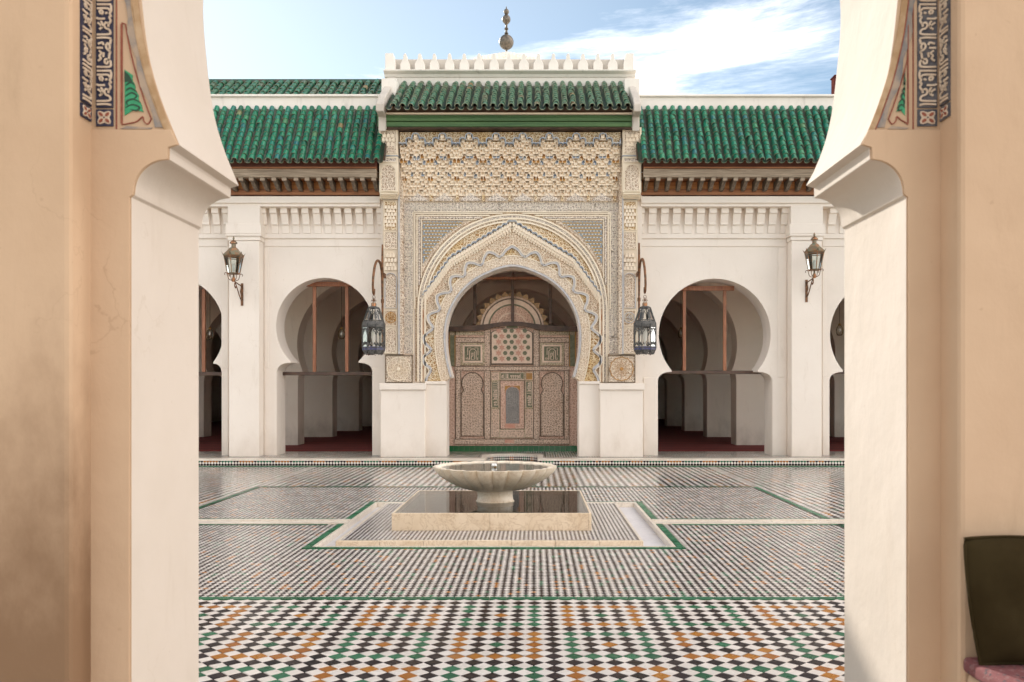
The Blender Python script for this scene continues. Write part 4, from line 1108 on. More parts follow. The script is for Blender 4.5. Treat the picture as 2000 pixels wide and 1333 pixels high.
        def panel(name, x0, x1, y0, y1, Y, mat, arch=False, dep=.018, rim=PALE, Yback=None):
            cx_ = (x0+x1)/2
            if arch:
                r = (x1-x0)/2; out = [(x0, y1), (x0, y0+r)]+[(cx_-r*math.cos(R_(t)), y0+r-r*math.sin(R_(t))) for t in range(10, 171, 10)]+[(x1, y0+r), (x1, y1)]
            else: out = [(x0, y1), (x0, y0), (x1, y0), (x1, y1)]
            out = [(mx(a), b) for a, b in out]
            m_ = MB(); m_.prism(PL(out, Y-.004), Y-.004, Y+.002); q_ = m_.build(name, mat, po)
            m_ = MB(); m_.ribbon(PL(out, Y-.004), 1.3*Y/FPX, Y-dep, Y-.001, closed=True); m_.build(name+'_rim', rim, po)
        panel('carved_panel', 743, 774, 252, 300, Yu, ST_CREAM)
        panel('carved_panel', 743, 774, 309, 317, Yu, ST_GREY)
        panel('carved_panel', 744, 773, 322, 373, Yu, ST_CREAM, True)
        Yh = 17.5
        panel('carved_panel', 750.5, 775, 394, 450, Yh, ST_GOLD)
        panel('carved_panel', 750.5, 775, 454, 487, Yh, ST_CREAM)
        panel('carved_panel', 752, 774.5, 534, 602, Yh, ST_CREAM, True, rim=BLUEGREY)
        panel('carved_panel', 753, 774.5, 641, 690, Yh, ST_CREAM, True, rim=PALE)
        panel('carved_panel', 752, 775, 607, 636, Yh, ST_ROSE)
        # little stalactite tiers in the pier
        m_ = MB()
        for (y0, nn, ww) in ((262, 3, 8), (270, 4, 6.5), (279, 3, 8)):
            for i in range(nn):
                cx_ = 758.5+(i-(nn-1)/2)*ww; Y_ = Yu-.03+.008*(y0-262)/8
                sh = [(cx_-ww*.42, y0+7), (cx_-ww*.42, y0+2), (cx_, y0-2), (cx_+ww*.42, y0+2), (cx_+ww*.42, y0+7)]
                m_.prism(PL([(mx(a), b) for a, b in sh], Y_), Y_, Yu-.002, back=False)
        for j, y0 in enumerate(range(402, 440, 7)):
            nn = 4-(j % 2)
            for i in range(nn):
                ww = 6; cx_ = 762.7+(i-(nn-1)/2)*ww; Y_ = Yh-.05+.006*j
                sh = [(cx_-ww*.42, y0+6), (cx_-ww*.42, y0+2), (cx_, y0-2), (cx_+ww*.42, y0+2), (cx_+ww*.42, y0+6)]
                m_.prism(PL([(mx(a), b) for a, b in sh], Y_), Y_, Yh-.005, back=False)
        for j, y0 in enumerate((496, 505, 514, 521)):
            nn = (3, 4, 3, 4)[j]
            for i in range(nn):
                ww = 6.2; cx_ = 762.7+(i-(nn-1)/2)*ww; Y_ = Yh-.04+.006*j
                sh = [(cx_-ww*.42, y0+7), (cx_-ww*.42, y0+2), (cx_, y0-2), (cx_+ww*.42, y0+2), (cx_+ww*.42, y0+7)]
                m_.prism(PL([(mx(a), b) for a, b in sh], Y_), Y_, Yh-.001, back=False)
        m_.build('hanging_niche', MQ_CREAM, po, kind='stuff')
        # round rosettes
        def rosette(px, py, r, Y, mr, mi):
            x_, z_ = P(mx(px), py, Y); k_ = Y/FPX
            m_ = MB(); n = 40
            ptsr = [(x_+r*k_*(1+.03*math.cos(R_(t*12)))*math.cos(R_(t)), z_+r*k_*(1+.03*math.cos(R_(t*12)))*math.sin(R_(t))) for t in range(0, 360, 6)]
            m_.prism(ptsr, Y-.012, Y); ro_ = m_.build('rosette', mi, po)
            m_ = MB(); m_.ribbon(ptsr, 1.4*k_, Y-.022, Y-.003, closed=True); m_.build('rosette_rim', mr, ro_, smooth=40)
            m_ = MB()
            for i in range(12):
                a = R_(i*30)
                m_.ribbon([(x_+r*k_*f*math.cos(a+s), z_+r*k_*f*math.sin(a+s)) for f, s in ((.22, 0), (.5, .13), (.88, 0), (.5, -.13))], .5*k_, Y-.019, Y-.010, closed=True)
            c_ = [(x_+r*k_*.16*math.cos(R_(t)), z_+r*k_*.16*math.sin(R_(t))) for t in range(0, 360, 30)]; m_.prism(c_, Y-.03, Y-.010)
            m_.build('rosette_petal', mr, ro_, kind='stuff')
        rosette(763.5, 621, 10, Yh-.004, MQ_OCHRE if sg == 1 else BLUEGREY, ST_GOLD)
        bx('medallion_slab', 752, 806, 694, 748, 17.53, ST_CREAM, bev=0)
        a = [(752.6, 694.6), (805.4, 694.6), (805.4, 747.4), (752.6, 747.4)]
        m_ = MB(); m_.ribbon(PL([(mx(p), q) for p, q in a], 17.52), 1.1*17.5/FPX, 17.512, 17.529, closed=True); m_.build('medallion_edge', MQ_DARK, po)
        rosette(779, 721, 22.5, 17.529, PALE if sg == 1 else MQ_OCHRE, ST_PALE)
    # jambs between pier and muqarnas panel
    for (a, b, mt) in ((777.6, 781, BLUEGREY), (781.2, 786.5, ST_CREAM), (1206.5+3, 1215, ST_CREAM), (1215.2, 1218, BLUEGREY)):
        Y2 = 17.46; mb = MB(); mb.box(X(a, Y2), X(b, Y2), Y2, YC-.002, Z(692, Y2), Z(252, Y2)); mb.build('jamb_strip', mt, po)
    # ---------------- muqarnas
    x0m, x1m = -2.69, 1.70; ztopm, zbotm = Z(254, 17.08), Z(394, 17.56)
    nt_ = 14; th = (ztopm-.03-(zbotm+.11))/nt_
    xc0 = X(811, 17.15); cwid = .529/7
    gold = MB(); gold.box(x0m, x1m, 17.30, YC-.003, ztopm-.03-3*th, ztopm+.02); gold.build('frieze_ground', ST_GOLD, po)
    mq = MB()
    pats = ([1]*7, [.75, 1, 1, 1.5, 1, 1, .75], [1.25, .75, 1, 1, 1, .75, 1.25], [1, .8, .9, 1.6, .9, .8, 1])
    def cell(xa, xb, za, zz, Y, Yback, mat, rimmat, kind):
        nu, nv = 10, 8; o_ = len(mq.v); D = .050 if kind != 2 else -.03
        for j in range(nv+1):
            v = j/nv
            for i in range(nu+1):
                u = i/nu; a = abs(2*u-1)
                if kind == 3: head = .93 if a < .80 else 0
                else: head = .42+.54*(1-min(1, a/.86)**1.6) if a < .86 else 0
                ins = 1.0 if (v < head) else 0.0
                dep = ins*D*math.sqrt(max(0, 1-(a/.9)**2))*(.2+.8*v/max(head, .1)) if a < .9 else 0
                if kind == 1 and ins and v < .28: dep *= .35
                mq.v.append((xa+(xb-xa)*u, Y+dep, za+(zz-za)*v))
        for j in range(nv):
            for i in range(nu):
                p = o_+j*(nu+1)+i; dm = max(mq.v[q][1] for q in (p, p+1, p+nu+1, p+nu+2))
                mq.f.append((p, p+1, p+nu+2, p+nu+1)); mq.m.append(mat if (abs(dm-Y) > .012 and 0 < i < nu-1) else rimmat)
        # underside and sides back to the wall
        a_, b_ = o_, o_+nu
        for i in range(nu):
            q = len(mq.v); y2 = Yback
            mq.v += [(mq.v[o_+i][0], y2, za), (mq.v[o_+i+1][0], y2, za)]
            mq.f.append((o_+i+1, o_+i, q, q+1)); mq.m.append(rimmat)
    for t in range(nt_):
        Y = 17.20+.34*(t/(nt_-1)); zz = ztopm-.03-t*th; za = zz-th
        pat = pats[(t*3+t//3) % 4]; shift = (.5*cwid if t % 2 else 0)
        for per in range(-1, 10):
            u = -3.5
            for wd in pat:
                c = u+wd/2; u0 = u; u += wd
                xa = xc0+per*7*cwid+u0*cwid+shift*0; xb = xa+wd*cwid
                if t % 2: xa += .5*cwid; xb += .5*cwid
                xm = (xa+xb)/2; jj = int(abs(((xm-xc0)/cwid+3.5) % 7-3.5)+.5) % 2
                # stepped top edge: only the middle of every bay rises to the first tiers
                ph = abs(((xm-xc0)/cwid+3.5) % 7-3.5)
                if t == 0 and ph > .8: continue
                if t == 1 and ph > 1.9: continue
                if t == 2 and ph > 3.0: continue
                if xb > x1m+.02 or xa < x0m-.02: continue
                mat = 0; kd = 0
                if wd > 1.4: kd = 3 if t % 3 == 0 else 0
                if (t == 5 and ph < .6) or (t == 6 and 1.7 < ph < 2.4) or (t == 9 and .9 < ph < 1.6): mat = 1
                elif (t == 5 and 1.2 < ph < 1.9) or (t == 6 and ph > 2.8) or (t == 10 and ph > 2.9): mat = 2
                if rnd.random() < .04: kd = 1
                cell(xa, xb, za+(.42*th if jj and t < nt_-1 else 0), zz+(.42*th if jj and t > 2 else 0), Y-(.012 if jj else 0), Y+.06, mat, 0, kd)
    mq.build('muqarnas', [MQ_CREAM, MQ_BLUE, MQ_OCHRE, MQ_DARK, TERRA], po, kind='stuff')
    # body behind the cells
    bk = MB()
    for t in range(nt_):
        Y = 17.20+.34*(t/(nt_-1)); zz = ztopm-.03-t*th
        if t > 2: bk.box(x0m, x1m, Y+.062, YC-.002, zz-th, zz)
    bk.build('muqarnas_core', SHELL, po)
    # blue stepped outline on top
    mb = MB()
    for per in range(-1, 9):
        xm = xc0+per*7*cwid; pts = []
        def lobe(c, top, wdt): return [(xm+(c+wdt*math.cos(R_(a)))*cwid, ztopm-.03-top*th-.045+.05*math.sin(R_(a))) for a in range(170, 9, -20)]
        pts = lobe(-3, 2.35, .55)+lobe(-1.75, 1.15, .75)+lobe(0, .1, .9)+lobe(1.75, 1.15, .75)+lobe(3, 2.35, .55)
        pts = [p for p in pts if x0m < p[0] < x1m]
        if len(pts) > 3: mb.ribbon(pts, .017, 17.175, 17.30); 
    mb.build('blue_outline', MQ_BLUE, po, smooth=40, kind='stuff')
    # lowest strip: leaf triangles and ochre posts
    mb = MB(); mb.box(x0m, x1m, 17.57, YC-.001, zbotm, zbotm+.13); mb.build('leaf_frieze', ST_CREAM, po)
    mb = MB()
    for per in range(0, 9):
        xm = xc0+per*7*cwid
        tri = [(xm-.19, zbotm+.01), (xm-.15, zbotm+.07), (xm-.06, zbotm+.11), (xm, zbotm+.17), (xm+.06, zbotm+.11), (xm+.15, zbotm+.07), (xm+.19, zbotm+.01)]
        if xm+.2 < x1m: mb.prism(tri, 17.535, 17.571, 0)
        pz = xm+3.5*cwid
        if pz+.05 < x1m: mb.box(pz-.03, pz+.03, 17.525, 17.571, zbotm+.005, zbotm+.13, 1)
    mb.build('leaf_ornament', [ST_GREY, ST_GOLD], po, kind='stuff')
    # ---------------- green beam, eave boards
    Yb = 17.05
    for (lo, hi, g) in ((251, 247.5, .05), (247.3, 238.5, 0), (238.3, 236.6, .03), (236.4, 228.5, -.01), (228.3, 225.5, -.04)):
        mb = MB(); mb.box(X(737, Yb), X(1250, Yb), Yb+g, YC+.3, Z(lo, Yb+g), Z(hi, Yb+g)); mb.build('beam_moulding', GREENBEAM if hi < 247 else WOOD_BEAM, po, bevel=.004)
    mb = MB(); mb.box(X(738, Yb), X(1249, Yb), Yb-.05, YC+.3, Z(225.2, Yb), Z(221.3, Yb)); mb.build('mortar_bed', PALE, po, bevel=.008)
    mb = MB(); mb.box(X(745, Yb), X(1243, Yb), Yb+.10, YC+.3, Z(221.1, Yb), Z(207, Yb)); mb.build('eave_fill', TERRA, po)
    ev = (16.82, Z(214, 16.82)+.03); rg = (18.3, Z(166, 18.3)); pt = 17.6*16.82/FPX
    tiled_slope(po, X(769, 16.82), pt, 27, ev, rg, 11, ROOFG2, 17)
    # sloping copings at both ends of the roof
    for sg in (1, -1):
        xa, xb = (X(737, 16.9), X(752, 16.9)) if sg == 1 else (X(1236, 16.9), X(1250.5, 16.9))
        sl_ = [(16.72, ev[1]-.10), (16.72, ev[1]+.05), (16.95, ev[1]+.26), (18.3, rg[1]+.16), (18.32, rg[1]-.4), (17.0, ev[1]-.4), (17.0, ev[1]-.12)]
        pm = MB(); pm.prism(sl_, xa, xb); mb = MB(); mb.add([(y, x, z) for x, y, z in pm.v], pm.f); mb.build('roof_coping', COPING, po, bevel=.02, fix=True)
        xw = X(741, 17.4) if sg == 1 else X(1252, 17.4)
        mb = MB(); mb.box(min(xw, xw+sg*.3), max(xw, xw+sg*.3), YC+.002, 18.9, 5.0, rg[1]-.1); mb.build('side_wall', PARAPET, po)
    mb = MB(); mb.box(X(745, 17.4), X(1250, 17.4), 17.7, 18.1, Z(250, 17.7), ev[1]+.2); mb.build('roof_body', PARAPET, po)
    # wall and cornice above the roof
    Yt = 18.35; mb = MB(); mb.box(X(756, Yt), X(1236, Yt), Yt, Yt+.4, rg[1]-.9, Z(148, Yt)); mb.build('upper_wall', PARAPET, po)
    pm = MB(); pm.prism([(Yt+.3, Z(152, Yt)), (Yt-.02, Z(152, Yt)), (Yt-.05, Z(147, Yt)), (Yt-.14, Z(143.5, Yt)), (Yt-.15, Z(140.5, Yt)), (Yt+.3, Z(140.5, Yt))], X(751, Yt), X(1241, Yt))
    mb = MB(); mb.add([(y, x, z) for x, y, z in pm.v], pm.f); mb.build('cornice', PARAPET, po, bevel=.01, fix=True)
    Yr = Yt-.02
    mb = MB(); mb.box(X(755, Yr), X(1236, Yr), Yr+.20, Yr+.32, Z(140.3, Yr), Z(109, Yr)); mb.build('parapet_wall', RECESS_SHADE, po, bevel=.008)
    mm = MB(); kx = Yr/FPX; zb_, zt_ = Z(140.3, Yr), Z(104.5, Yr); H = zt_-zb_
    prof = [(0, 8.4), (.12, 9.5), (.42, 9.5), (.50, 8.2), (.58, 6.6), (.70, 4.0), (.84, 3.4), (.92, 3.4), (1.0, 1.5)]
    shp = [(-w_*kx, zb_+h*H) for h, w_ in prof]+[(w_*kx, zb_+h*H) for h, w_ in prof[::-1]]
    mm.prism(shp, Yr, Yr+.21); me = mm.mesh('merlon', PARAPET)
    for i in range(15):
        px = 790.8+i*29.0
        o = inst('merlon', me, po, Matrix.Translation((X(px, Yr)+rnd.gauss(0, .003), rnd.gauss(0, .003), 0)) @ Matrix.Diagonal((rnd.uniform(.95, 1.05), 1, 1, 1)))
        md = o.modifiers.new('soft_edge', 'BEVEL'); md.width = .01; md.segments = 2
    for (a, b, inn_) in ((752, 768, 1), (1222, 1238, -1)):
        e = [(a, 140.3), (a, 104), (b, 104), (b, 140.3)]
        q = PL(e, Yr); 
        x1_ = X(b+4, Yr) if inn_ == 1 else X(a-4, Yr)
        if inn_ == 1: q = [q[0], q[1], q[2], (q[2][0]+.02, zb_+.72*H), (x1_, zb_+.5*H), (x1_, zb_)]
        else: q = [q[3], q[2], q[1], (q[1][0]-.02, zb_+.72*H), (x1_, zb_+.5*H), (x1_, zb_)]
        mb = MB(); mb.prism(q, Yr, Yr+.22); mb.build('end_merlon', PARAPET, po, bevel=.01)
    # little hipped roof behind the parapet and its finial
    Yh_ = 20.2; mb = MB(); zr = Z(99, Yh_); xm = X(990, Yh_); hw = X(1070, Yh_)-xm
    for i in range(-9, 10):
        f = i/9; mb.lathe([(.0, zr-.20-.13*abs(f)), (.06, zr-.17-.13*abs(f)), (.065, zr-.08-.13*abs(f)), (.045, zr-.035-.13*abs(f)), (0, zr-.02-.13*abs(f))], 10, (xm+f*.72, Yh_+.0), close=False)
    mb.build('hip_tile', PARAPET, po, kind='stuff', smooth=60)
    mb = MB(); mb.prism([(xm-1.3, zr-.75), (xm-.74, zr-.18), (xm, zr-.05), (xm+.74, zr-.18), (xm+1.3, zr-.75)], Yh_-.05, Yh_+.6); mb.build('hip_roof', PARAPET, po)
    k_ = Yh_/FPX
    fo = thing('finial', 'dark bronze roof finial of three balls on a spike above the porch', 'finial', (X(989, Yh_), Yh_, Z(100, Yh_)), local=True)
    z0 = Z(100, Yh_)
    def zz(py): return Z(py, Yh_)-z0
    mb = MB(); mb.tube([(0, 0, -.05), (0, 0, zz(24))], .028, 8); mb.tube([(0, 0, zz(24)), (0, 0, zz(13))], lambda s: .03*(1-.8*s), 6); mb.build('rod', FINIAL, fo, smooth=50)
    for (py, r) in ((83, 14.3), (38.5, 8.2), (23.5, 5.2)):
        mb = MB(); rr_ = r*k_; mb.lathe([(rr_*math.sin(R_(a)), zz(py)-rr_*math.cos(R_(a))*(1.08 if r < 10 else 1.02)) for a in range(0, 181, 10)], 24, close=False); mb.build('ball', FINIAL, fo, smooth=60)
    for py in (66, 46, 57, 30.5):
        mb = MB(); mb.lathe([(.03, zz(py)-.03), (.05, zz(py)), (.03, zz(py)+.03)], 12); mb.build('collar', FINIAL, fo, smooth=60)
porch()

# ------------------------------------------------------------------ carved screen behind the porch arch
Ysc = 19.05
sc = thing('carved_screen', 'tall carved and painted wooden screen standing inside the porch arch', 'screen', (X(1000, Ysc), Ysc, FLOOR_STEP))
def screen():
    Y0 = Ysc; zb = FLOOR_STEP
    mb = MB(); mb.box(X(855, Y0), X(1146, Y0), Y0, Y0+.12, Z(871, Y0), Z(640, Y0)); mb.build('backboard', SC_ROSE, sc)
    def slab(name, pts, mat, th, base=Y0):
        m_ = MB(); m_.prism(PL(pts, base-th), base-th, base-.0005); return m_.build(name, mat, sc)
    def rect(x0, x1, y0, y1): return [(x0, y1), (x0, y0), (x1, y0), (x1, y1)]
    def edge(name, pts, wd, mat, th, base=Y0, closed=True):
        m_ = MB(); m_.ribbon(PL(pts, base-th), wd*base/FPX, base-th, base-.001, closed=closed); return m_.build(name, mat, sc)
    # rails and stiles
    for r_ in ((946, 958, 645, 862), (1042, 1053, 645, 862), (890, 900, 660, 862), (1102, 1111, 660, 862)):
        slab('stile', rect(*r_), SC_FINE, .02); edge('stile_edge', rect(*r_), .8, SC_EDGE, .022)
    for r_ in ((890, 946, 660, 669), (1053, 1111, 660, 669), (888, 1112, 716, 724.5), (888, 1112, 858, 868)):
        slab('rail', rect(*r_), SC_FINE, .024); edge('rail_edge', rect(*r_), .8, SC_EDGE, .026)
    for (a, b) in ((878, 889), (1112, 1124)):
        slab('side_board', rect(a, b, 648, 716), SC_GREEN, .015); edge('side_board_edge', rect(a, b, 648, 716), 1.6, MQ_OCHRE, .02)
    for (a, b) in ((878, 946), (1054, 1124)): slab('head_board', rect(a, b, 648, 655), SC_OLIVE, .02)
    # square panels with a word in square script
    for cx_ in (923, 1078):
        slab('square_frame', rect(cx_-23.5, cx_+23.5, 670, 714), SC_OLIVE, .03); slab('square_panel', rect(cx_-19, cx_+19, 674, 708.5), SC_LIGHT, .036); q = slab('word_panel', rect(cx_-15.5, cx_+15.5, 677, 705), SC_GREEN, .042)
        m_ = MB(); Yt = Y0-.05
        for pl in ([(-13, 702.5), (-13, 699), (-10.5, 702.5), (-10, 698), (-8, 702.5), (-6, 702.5), (-6, 686), (-2, 682), (3, 682), (7, 686), (7, 702.5), (10, 702.5), (10, 698.5)], [(-2.5, 702.5), (-2.5, 690), (.5, 690), (.5, 695), (-2, 698)], [(3.4, 687), (3.4, 702.5), (-3, 702.5)], [(-9.5, 694), (-9.5, 680), (-3, 680)], [(10.5, 694), (10.5, 680), (4, 680)]):
            m_.ribbon(PL([(cx_+a, b) for a, b in pl], Yt), 1.0*Yt/FPX, Yt, Y0-.043)
        m_.build('lettering', SC_LIGHT, q)
    # star and hexagon panel
    slab('star_frame', [(957.5, 713), (957.5, 652)]+[(957.5+42*(1-math.cos(R_(t)))*1.0, 652-10*math.sin(R_(t))) for t in range(10, 171, 20)]+[(1042, 652), (1042, 713)], SC_EDGE, .034)
    sp = slab('star_panel', [(960.5, 710), (960.5, 652)]+[(960.5+39.2*(1-math.cos(R_(t))), 652-9*math.sin(R_(t))) for t in range(10, 171, 20)]+[(1039, 652), (1039, 710)], SC_LIGHT, .040)
    Yt = Y0-.052; hexm = None
    def local_prism(shape, name, mat):
        m_ = MB(); m_.prism(shape, -.006, .011); return m_.mesh(name, mat)
    kk = Yt/FPX
    hx = local_prism([(4.5*kk*math.cos(R_(60*i)), 4.5*kk*math.sin(R_(60*i))) for i in range(6)], 'hexagon_tile', SC_GREEN)
    sr = local_prism([((6.6 if i % 2 == 0 else 3.6)*kk*math.cos(R_(30*i+30)), (6.6 if i % 2 == 0 else 3.6)*kk*math.sin(R_(30*i+30))) for i in range(12)], 'star_tile', SC_PINK)
    for j in range(7):
        py = 647+j*10.9-.5
        for i in range(-4, 5):
            px = 999.5+i*12.8+(6.4 if j % 2 else 0)
            if not (962 < px < 1037) or py > 706: continue
            star = (i+ (1 if j % 2 else 0)) % 3 == (1 if (j//1) % 2 == 0 else 2) if j % 2 == 0 else (i % 3 == 1)
            x_, z_ = P(px, py, Yt)
            inst('star_tile' if star else 'hexagon_tile', sr if star else hx, sp, Matrix.Translation((x_, Yt, z_)))
    # blind arches
    for cx_ in (922.5, 1078):
        o_ = [(cx_-22, 852), (cx_-22, 771)]+[(cx_-20.5, 768)]+[(cx_-21*math.cos(R_(t)), 749-21*math.sin(R_(t))) for t in range(-38, 219, 12)]+[(cx_+20.5, 768), (cx_+22, 771), (cx_+22, 852)]
        q = slab('arch_panel', o_, SC_FINE, .012); edge('arch_panel_rim', o_, 1.5, SC_EDGE, .03)
        slab('arch_spandrel', rect(cx_-27, cx_-23.5, 727, 855), SC_ROSE, .018); slab('arch_spandrel', rect(cx_+23.5, cx_+27, 727, 855), SC_ROSE, .018)
    # central grille in nested borders with inscriptions
    slab('centre_board', rect(959, 1041, 727, 856), SC_OLIVE, .02)
    slab('inner_board', rect(977, 1024, 744, 838), SC_ROSE, .035); edge('inner_edge', rect(977, 1024, 744, 838), 1.0, SC_EDGE, .04)
    slab('stain_patch', rect(986, 1006, 828.5, 837), SC_PINK, .037); slab('stain_patch', rect(986, 1004, 859, 866), SC_PINK, .026)
    slab('ochre_head', rect(986, 1015.5, 754, 770), MQ_OCHRE, .037)
    gr = [(987, 828), (987, 768), (988.5, 762), (993, 757.5), (998, 756), (1000.7, 754.5), (1003, 756), (1009, 757.5), (1013.5, 762), (1015, 768), (1015, 828)]
    slab('grille', gr, SC_GREY, .043); edge('grille_edge', gr, 1.2, SC_PINK, .046)
    def kufic(px0, px1, py0, py1, vertical, seed, par):
        rr = random.Random(seed); m_ = MB(); Yk = Y0-.05
        L = (py1-py0) if vertical else (px1-px0); Hh = (px1-px0) if vertical else (py1-py0); u = 1.0
        while u < L-4:
            k = rr.randrange(4)
            sh = ([[(0, .12), (0, .92)], [(0, .12), (3, .12)]], [[(0, .12), (0, .55), (2, .75), (2, .12), (3.4, .12)]], [[(0, .92), (0, .12), (2.4, .12), (2.4, .92)]], [[(0, .12), (3.4, .12)], [(.6, .4), (.6, .65), (2.6, .65), (2.6, .12)]])[k]
            for pl in sh:
                pts = [((px1-b*Hh, py0+u+a) if vertical else (px0+u+a, py1-b*Hh)) for a, b in pl]
                m_.ribbon(PL(pts, Yk), .95*Yk/FPX, Yk, Y0-.041)
            u += 4.1
        m_.build('lettering', SC_LIGHT, par)
    for (x0, x1, y0, y1, vt, sd_) in ((978, 1023, 728.5, 742, False, 1), (960.5, 974, 746, 796, True, 2), (1027, 1040, 746, 796, True, 3)):
        q = slab('kufic_panel', rect(x0, x1, y0, y1), SC_GREEN, .04); edge('kufic_edge', rect(x0, x1, y0, y1), .9, SC_LIGHT, .044); kufic(x0+1, x1-1, y0+1, y1-1, vt, sd_, q)
    for (x0, x1, y0, y1, mt) in ((960.5, 974, 728.5, 742, SC_OLIVE), (1027, 1040, 728.5, 742, MQ_OCHRE), (960.5, 974, 800, 854, SC_OLIVE), (1027, 1040, 800, 854, SC_OLIVE), (977, 1024, 841, 854, SC_OLIVE)):
        slab('border_panel', rect(x0, x1, y0, y1), SC_FINE if mt is SC_OLIVE else mt, .03); edge('border_panel_edge', rect(x0, x1, y0, y1), .8, SC_LIGHT, .033)
        if y0 > 790 :
            m_ = MB(); n = 6
            for i in range(n):
                if x1-x0 < 20: cc = ((x0+x1)/2, y0+(i+.5)*(y1-y0)/n)
                else: cc = (x0+(i+.5)*(x1-x0)/n, (y0+y1)/2)
                pts = [(cc[0]+3.6*math.cos(R_(t)), cc[1]+3.6*math.sin(R_(t))) for t in range(0, 360, 45)]
                m_.ribbon(PL(pts, Y0-.04), .8*Y0/FPX, Y0-.04, Y0-.029, closed=True)
            m_.build('link_ornament', SC_LIGHT, sc, kind='stuff')
    # plinth of green tiles
    mt_ = MB(); wd = 10.4*Y0/FPX; m_ = MB(); m_.box(-wd/2+.002, wd/2-.002, -.03, .0, 0, Z(871, Y0)-zb-.003); me = m_.mesh('tile', GREENT)
    for i in range(28): inst('tile', me, sc, Matrix.Translation((X(860+i*10.4, Y0), Y0+.0+rnd.gauss(0, .002), zb+.001)))
    m_ = MB(); m_.box(X(855, Y0), X(1146, Y0), Y0+.001, Y0+.1, zb, Z(871.5, Y0)); m_.build('plinth', GROUT, sc)
    # cross beam that rises over the star panel, posts above
    Yb = Y0-.10
    top = [(850, 638), (905, 637.5), (950, 633.5), (975, 630), (1000, 628.5), (1025, 630), (1050, 633.5), (1095, 637.5), (1150, 638)]
    bot = [(1150, 648), (1095, 647), (1056, 645), (1030, 638.5), (1000, 636.5), (970, 638.5), (944, 645), (905, 647), (850, 648)]
    m_ = MB(); m_.prism(PL(catmull(top, 4)+catmull(bot, 4), Yb), Yb, Yb+.14); m_.build('cross_beam', WOOD_BEAM, sc, smooth=30)
    for px in (927, 1001, 1075):
        m_ = MB(); m_.box(X(px-2.8, Yb), X(px+2.8, Yb), Yb+.02, Yb+.10, Z(633, Yb), Z(532, Yb)); m_.build('post', WOOD_BEAM, sc, bevel=.005)
    m_ = MB(); m_.box(X(930, Yb), X(1072, Yb), Yb+.01, Yb+.11, Z(546, Yb), Z(541, Yb)); m_.build('head_rail', WOOD_FRAME, sc, bevel=.005)
    # half-round crest with petals, seen through the posts
    Yc = Y0+.06; cx_, cy_ = 1000, 641
    for (r, mt, th) in ((62, SC_LIGHT, .0), (58.5, SC_EDGE, .012), (56, SC_LIGHT, .02), (47, SC_GREEN, .03), (44, SC_ROSE, .04), (31, SC_LIGHT, .05), (28, SC_ROSE, .06), (14, SC_LIGHT, .07), (11, SC_GREEN, .08)):
        pts = [(cx_-r*math.cos(R_(t)), cy_-r*math.sin(R_(t))) for t in range(0, 181, 9)]
        m_ = MB(); m_.prism(PL(pts, Yc-th), Yc-th, Yc+.04+(.001*r/62)); m_.build('crest_ring', mt, sc)
    pm = MB(); r = 7.0*Yc/FPX
    pm.prism([(-r*.75, -.0), (-r*.95, r*.45), (-r*.55, r*.9), (0, r*1.6), (r*.55, r*.9), (r*.95, r*.45), (r*.75, 0)], -.02, .03); me = pm.mesh('petal', simple('crest_petal', (0.34, 0.22, 0.11), .7, c2=(.42, .27, .15), nscale=10))
    for i in range(15):
        t = 6+i*12; x_, z_ = P(cx_-62*math.cos(R_(t)), cy_-62*math.sin(R_(t)), Yc)
        inst('petal', me, sc, Matrix.Translation((x_, Yc, z_)) @ Matrix.Rotation(R_(t-90), 4, 'Y'))
    # bird netting stretched across the head of the arch
    m_ = MB(); Yn = Y0+.35; 
    x0, x1, z0, z1 = X(895, Yn), X(1105, Yn), Z(650, Yn), Z(555, Yn)
    s = .055; n = int((x1-x0+z1-z0)/s)
    for i in range(n):
        a = x0-(z1-z0)+i*s
        for (p, q) in (((a, z0), (a+(z1-z0), z1)), ((a+(z1-z0), z0), (a, z1))):
            m_.add([(p[0]-.002, Yn, p[1]), (p[0]+.002, Yn, p[1]), (q[0]+.002, Yn, q[1]), (q[0]-.002, Yn, q[1])], [(0, 1, 2, 3)])
    m_.build('netting', SC_LIGHT, sc, kind='stuff')
screen()

# ------------------------------------------------------------------ wooden frames in the openings
def frame_(px0, px1, py_b, posts, py_t, label, Y=18.3):
    t = thing('wooden_frame', label, 'frame', (X((px0+px1)/2, Y), Y, Z(py_b, Y)), 'wooden frames in the arch openings')
    mb = MB(); mb.box(X(px0, Y), X(px1, Y), Y, Y+.07, Z(py_b+3.4, Y), Z(py_b-3.2, Y)); mb.build('cross_rail', WOOD_BEAM, t, bevel=.006)
    for p in posts:
        mb = MB(); mb.box(X(p-3.2, Y), X(p+3.2, Y), Y+.005, Y+.065, Z(py_b-3.3, Y), Z(py_t, Y)); mb.build('post', WOOD_FRAME, t, bevel=.005)
    if len(posts) > 1:
        mb = MB(); mb.box(X(posts[0]-16, Y), X(posts[1]+18, Y), Y-.002, Y+.068, Z(py_t+.0, Y)+.002, Z(py_t-9, Y)); mb.build('head_rail', WOOD_FRAME, t, bevel=.005)
frame_(543, 735, 730, (613.5, 677), 560, 'red-brown timber frame across the arch left of the porch')
frame_(1288, 1509, 727.5, (1337, 1416), 568, 'red-brown timber frame across the arch right of the porch')
frame_(240, 440, 730.5, (397, 330), 565, 'red-brown timber frame in the arch at the left edge of the courtyard')
frame_(1618, 1842, 727, (1690, 1770), 568, 'red-brown timber frame in the arch at the right edge of the courtyard')

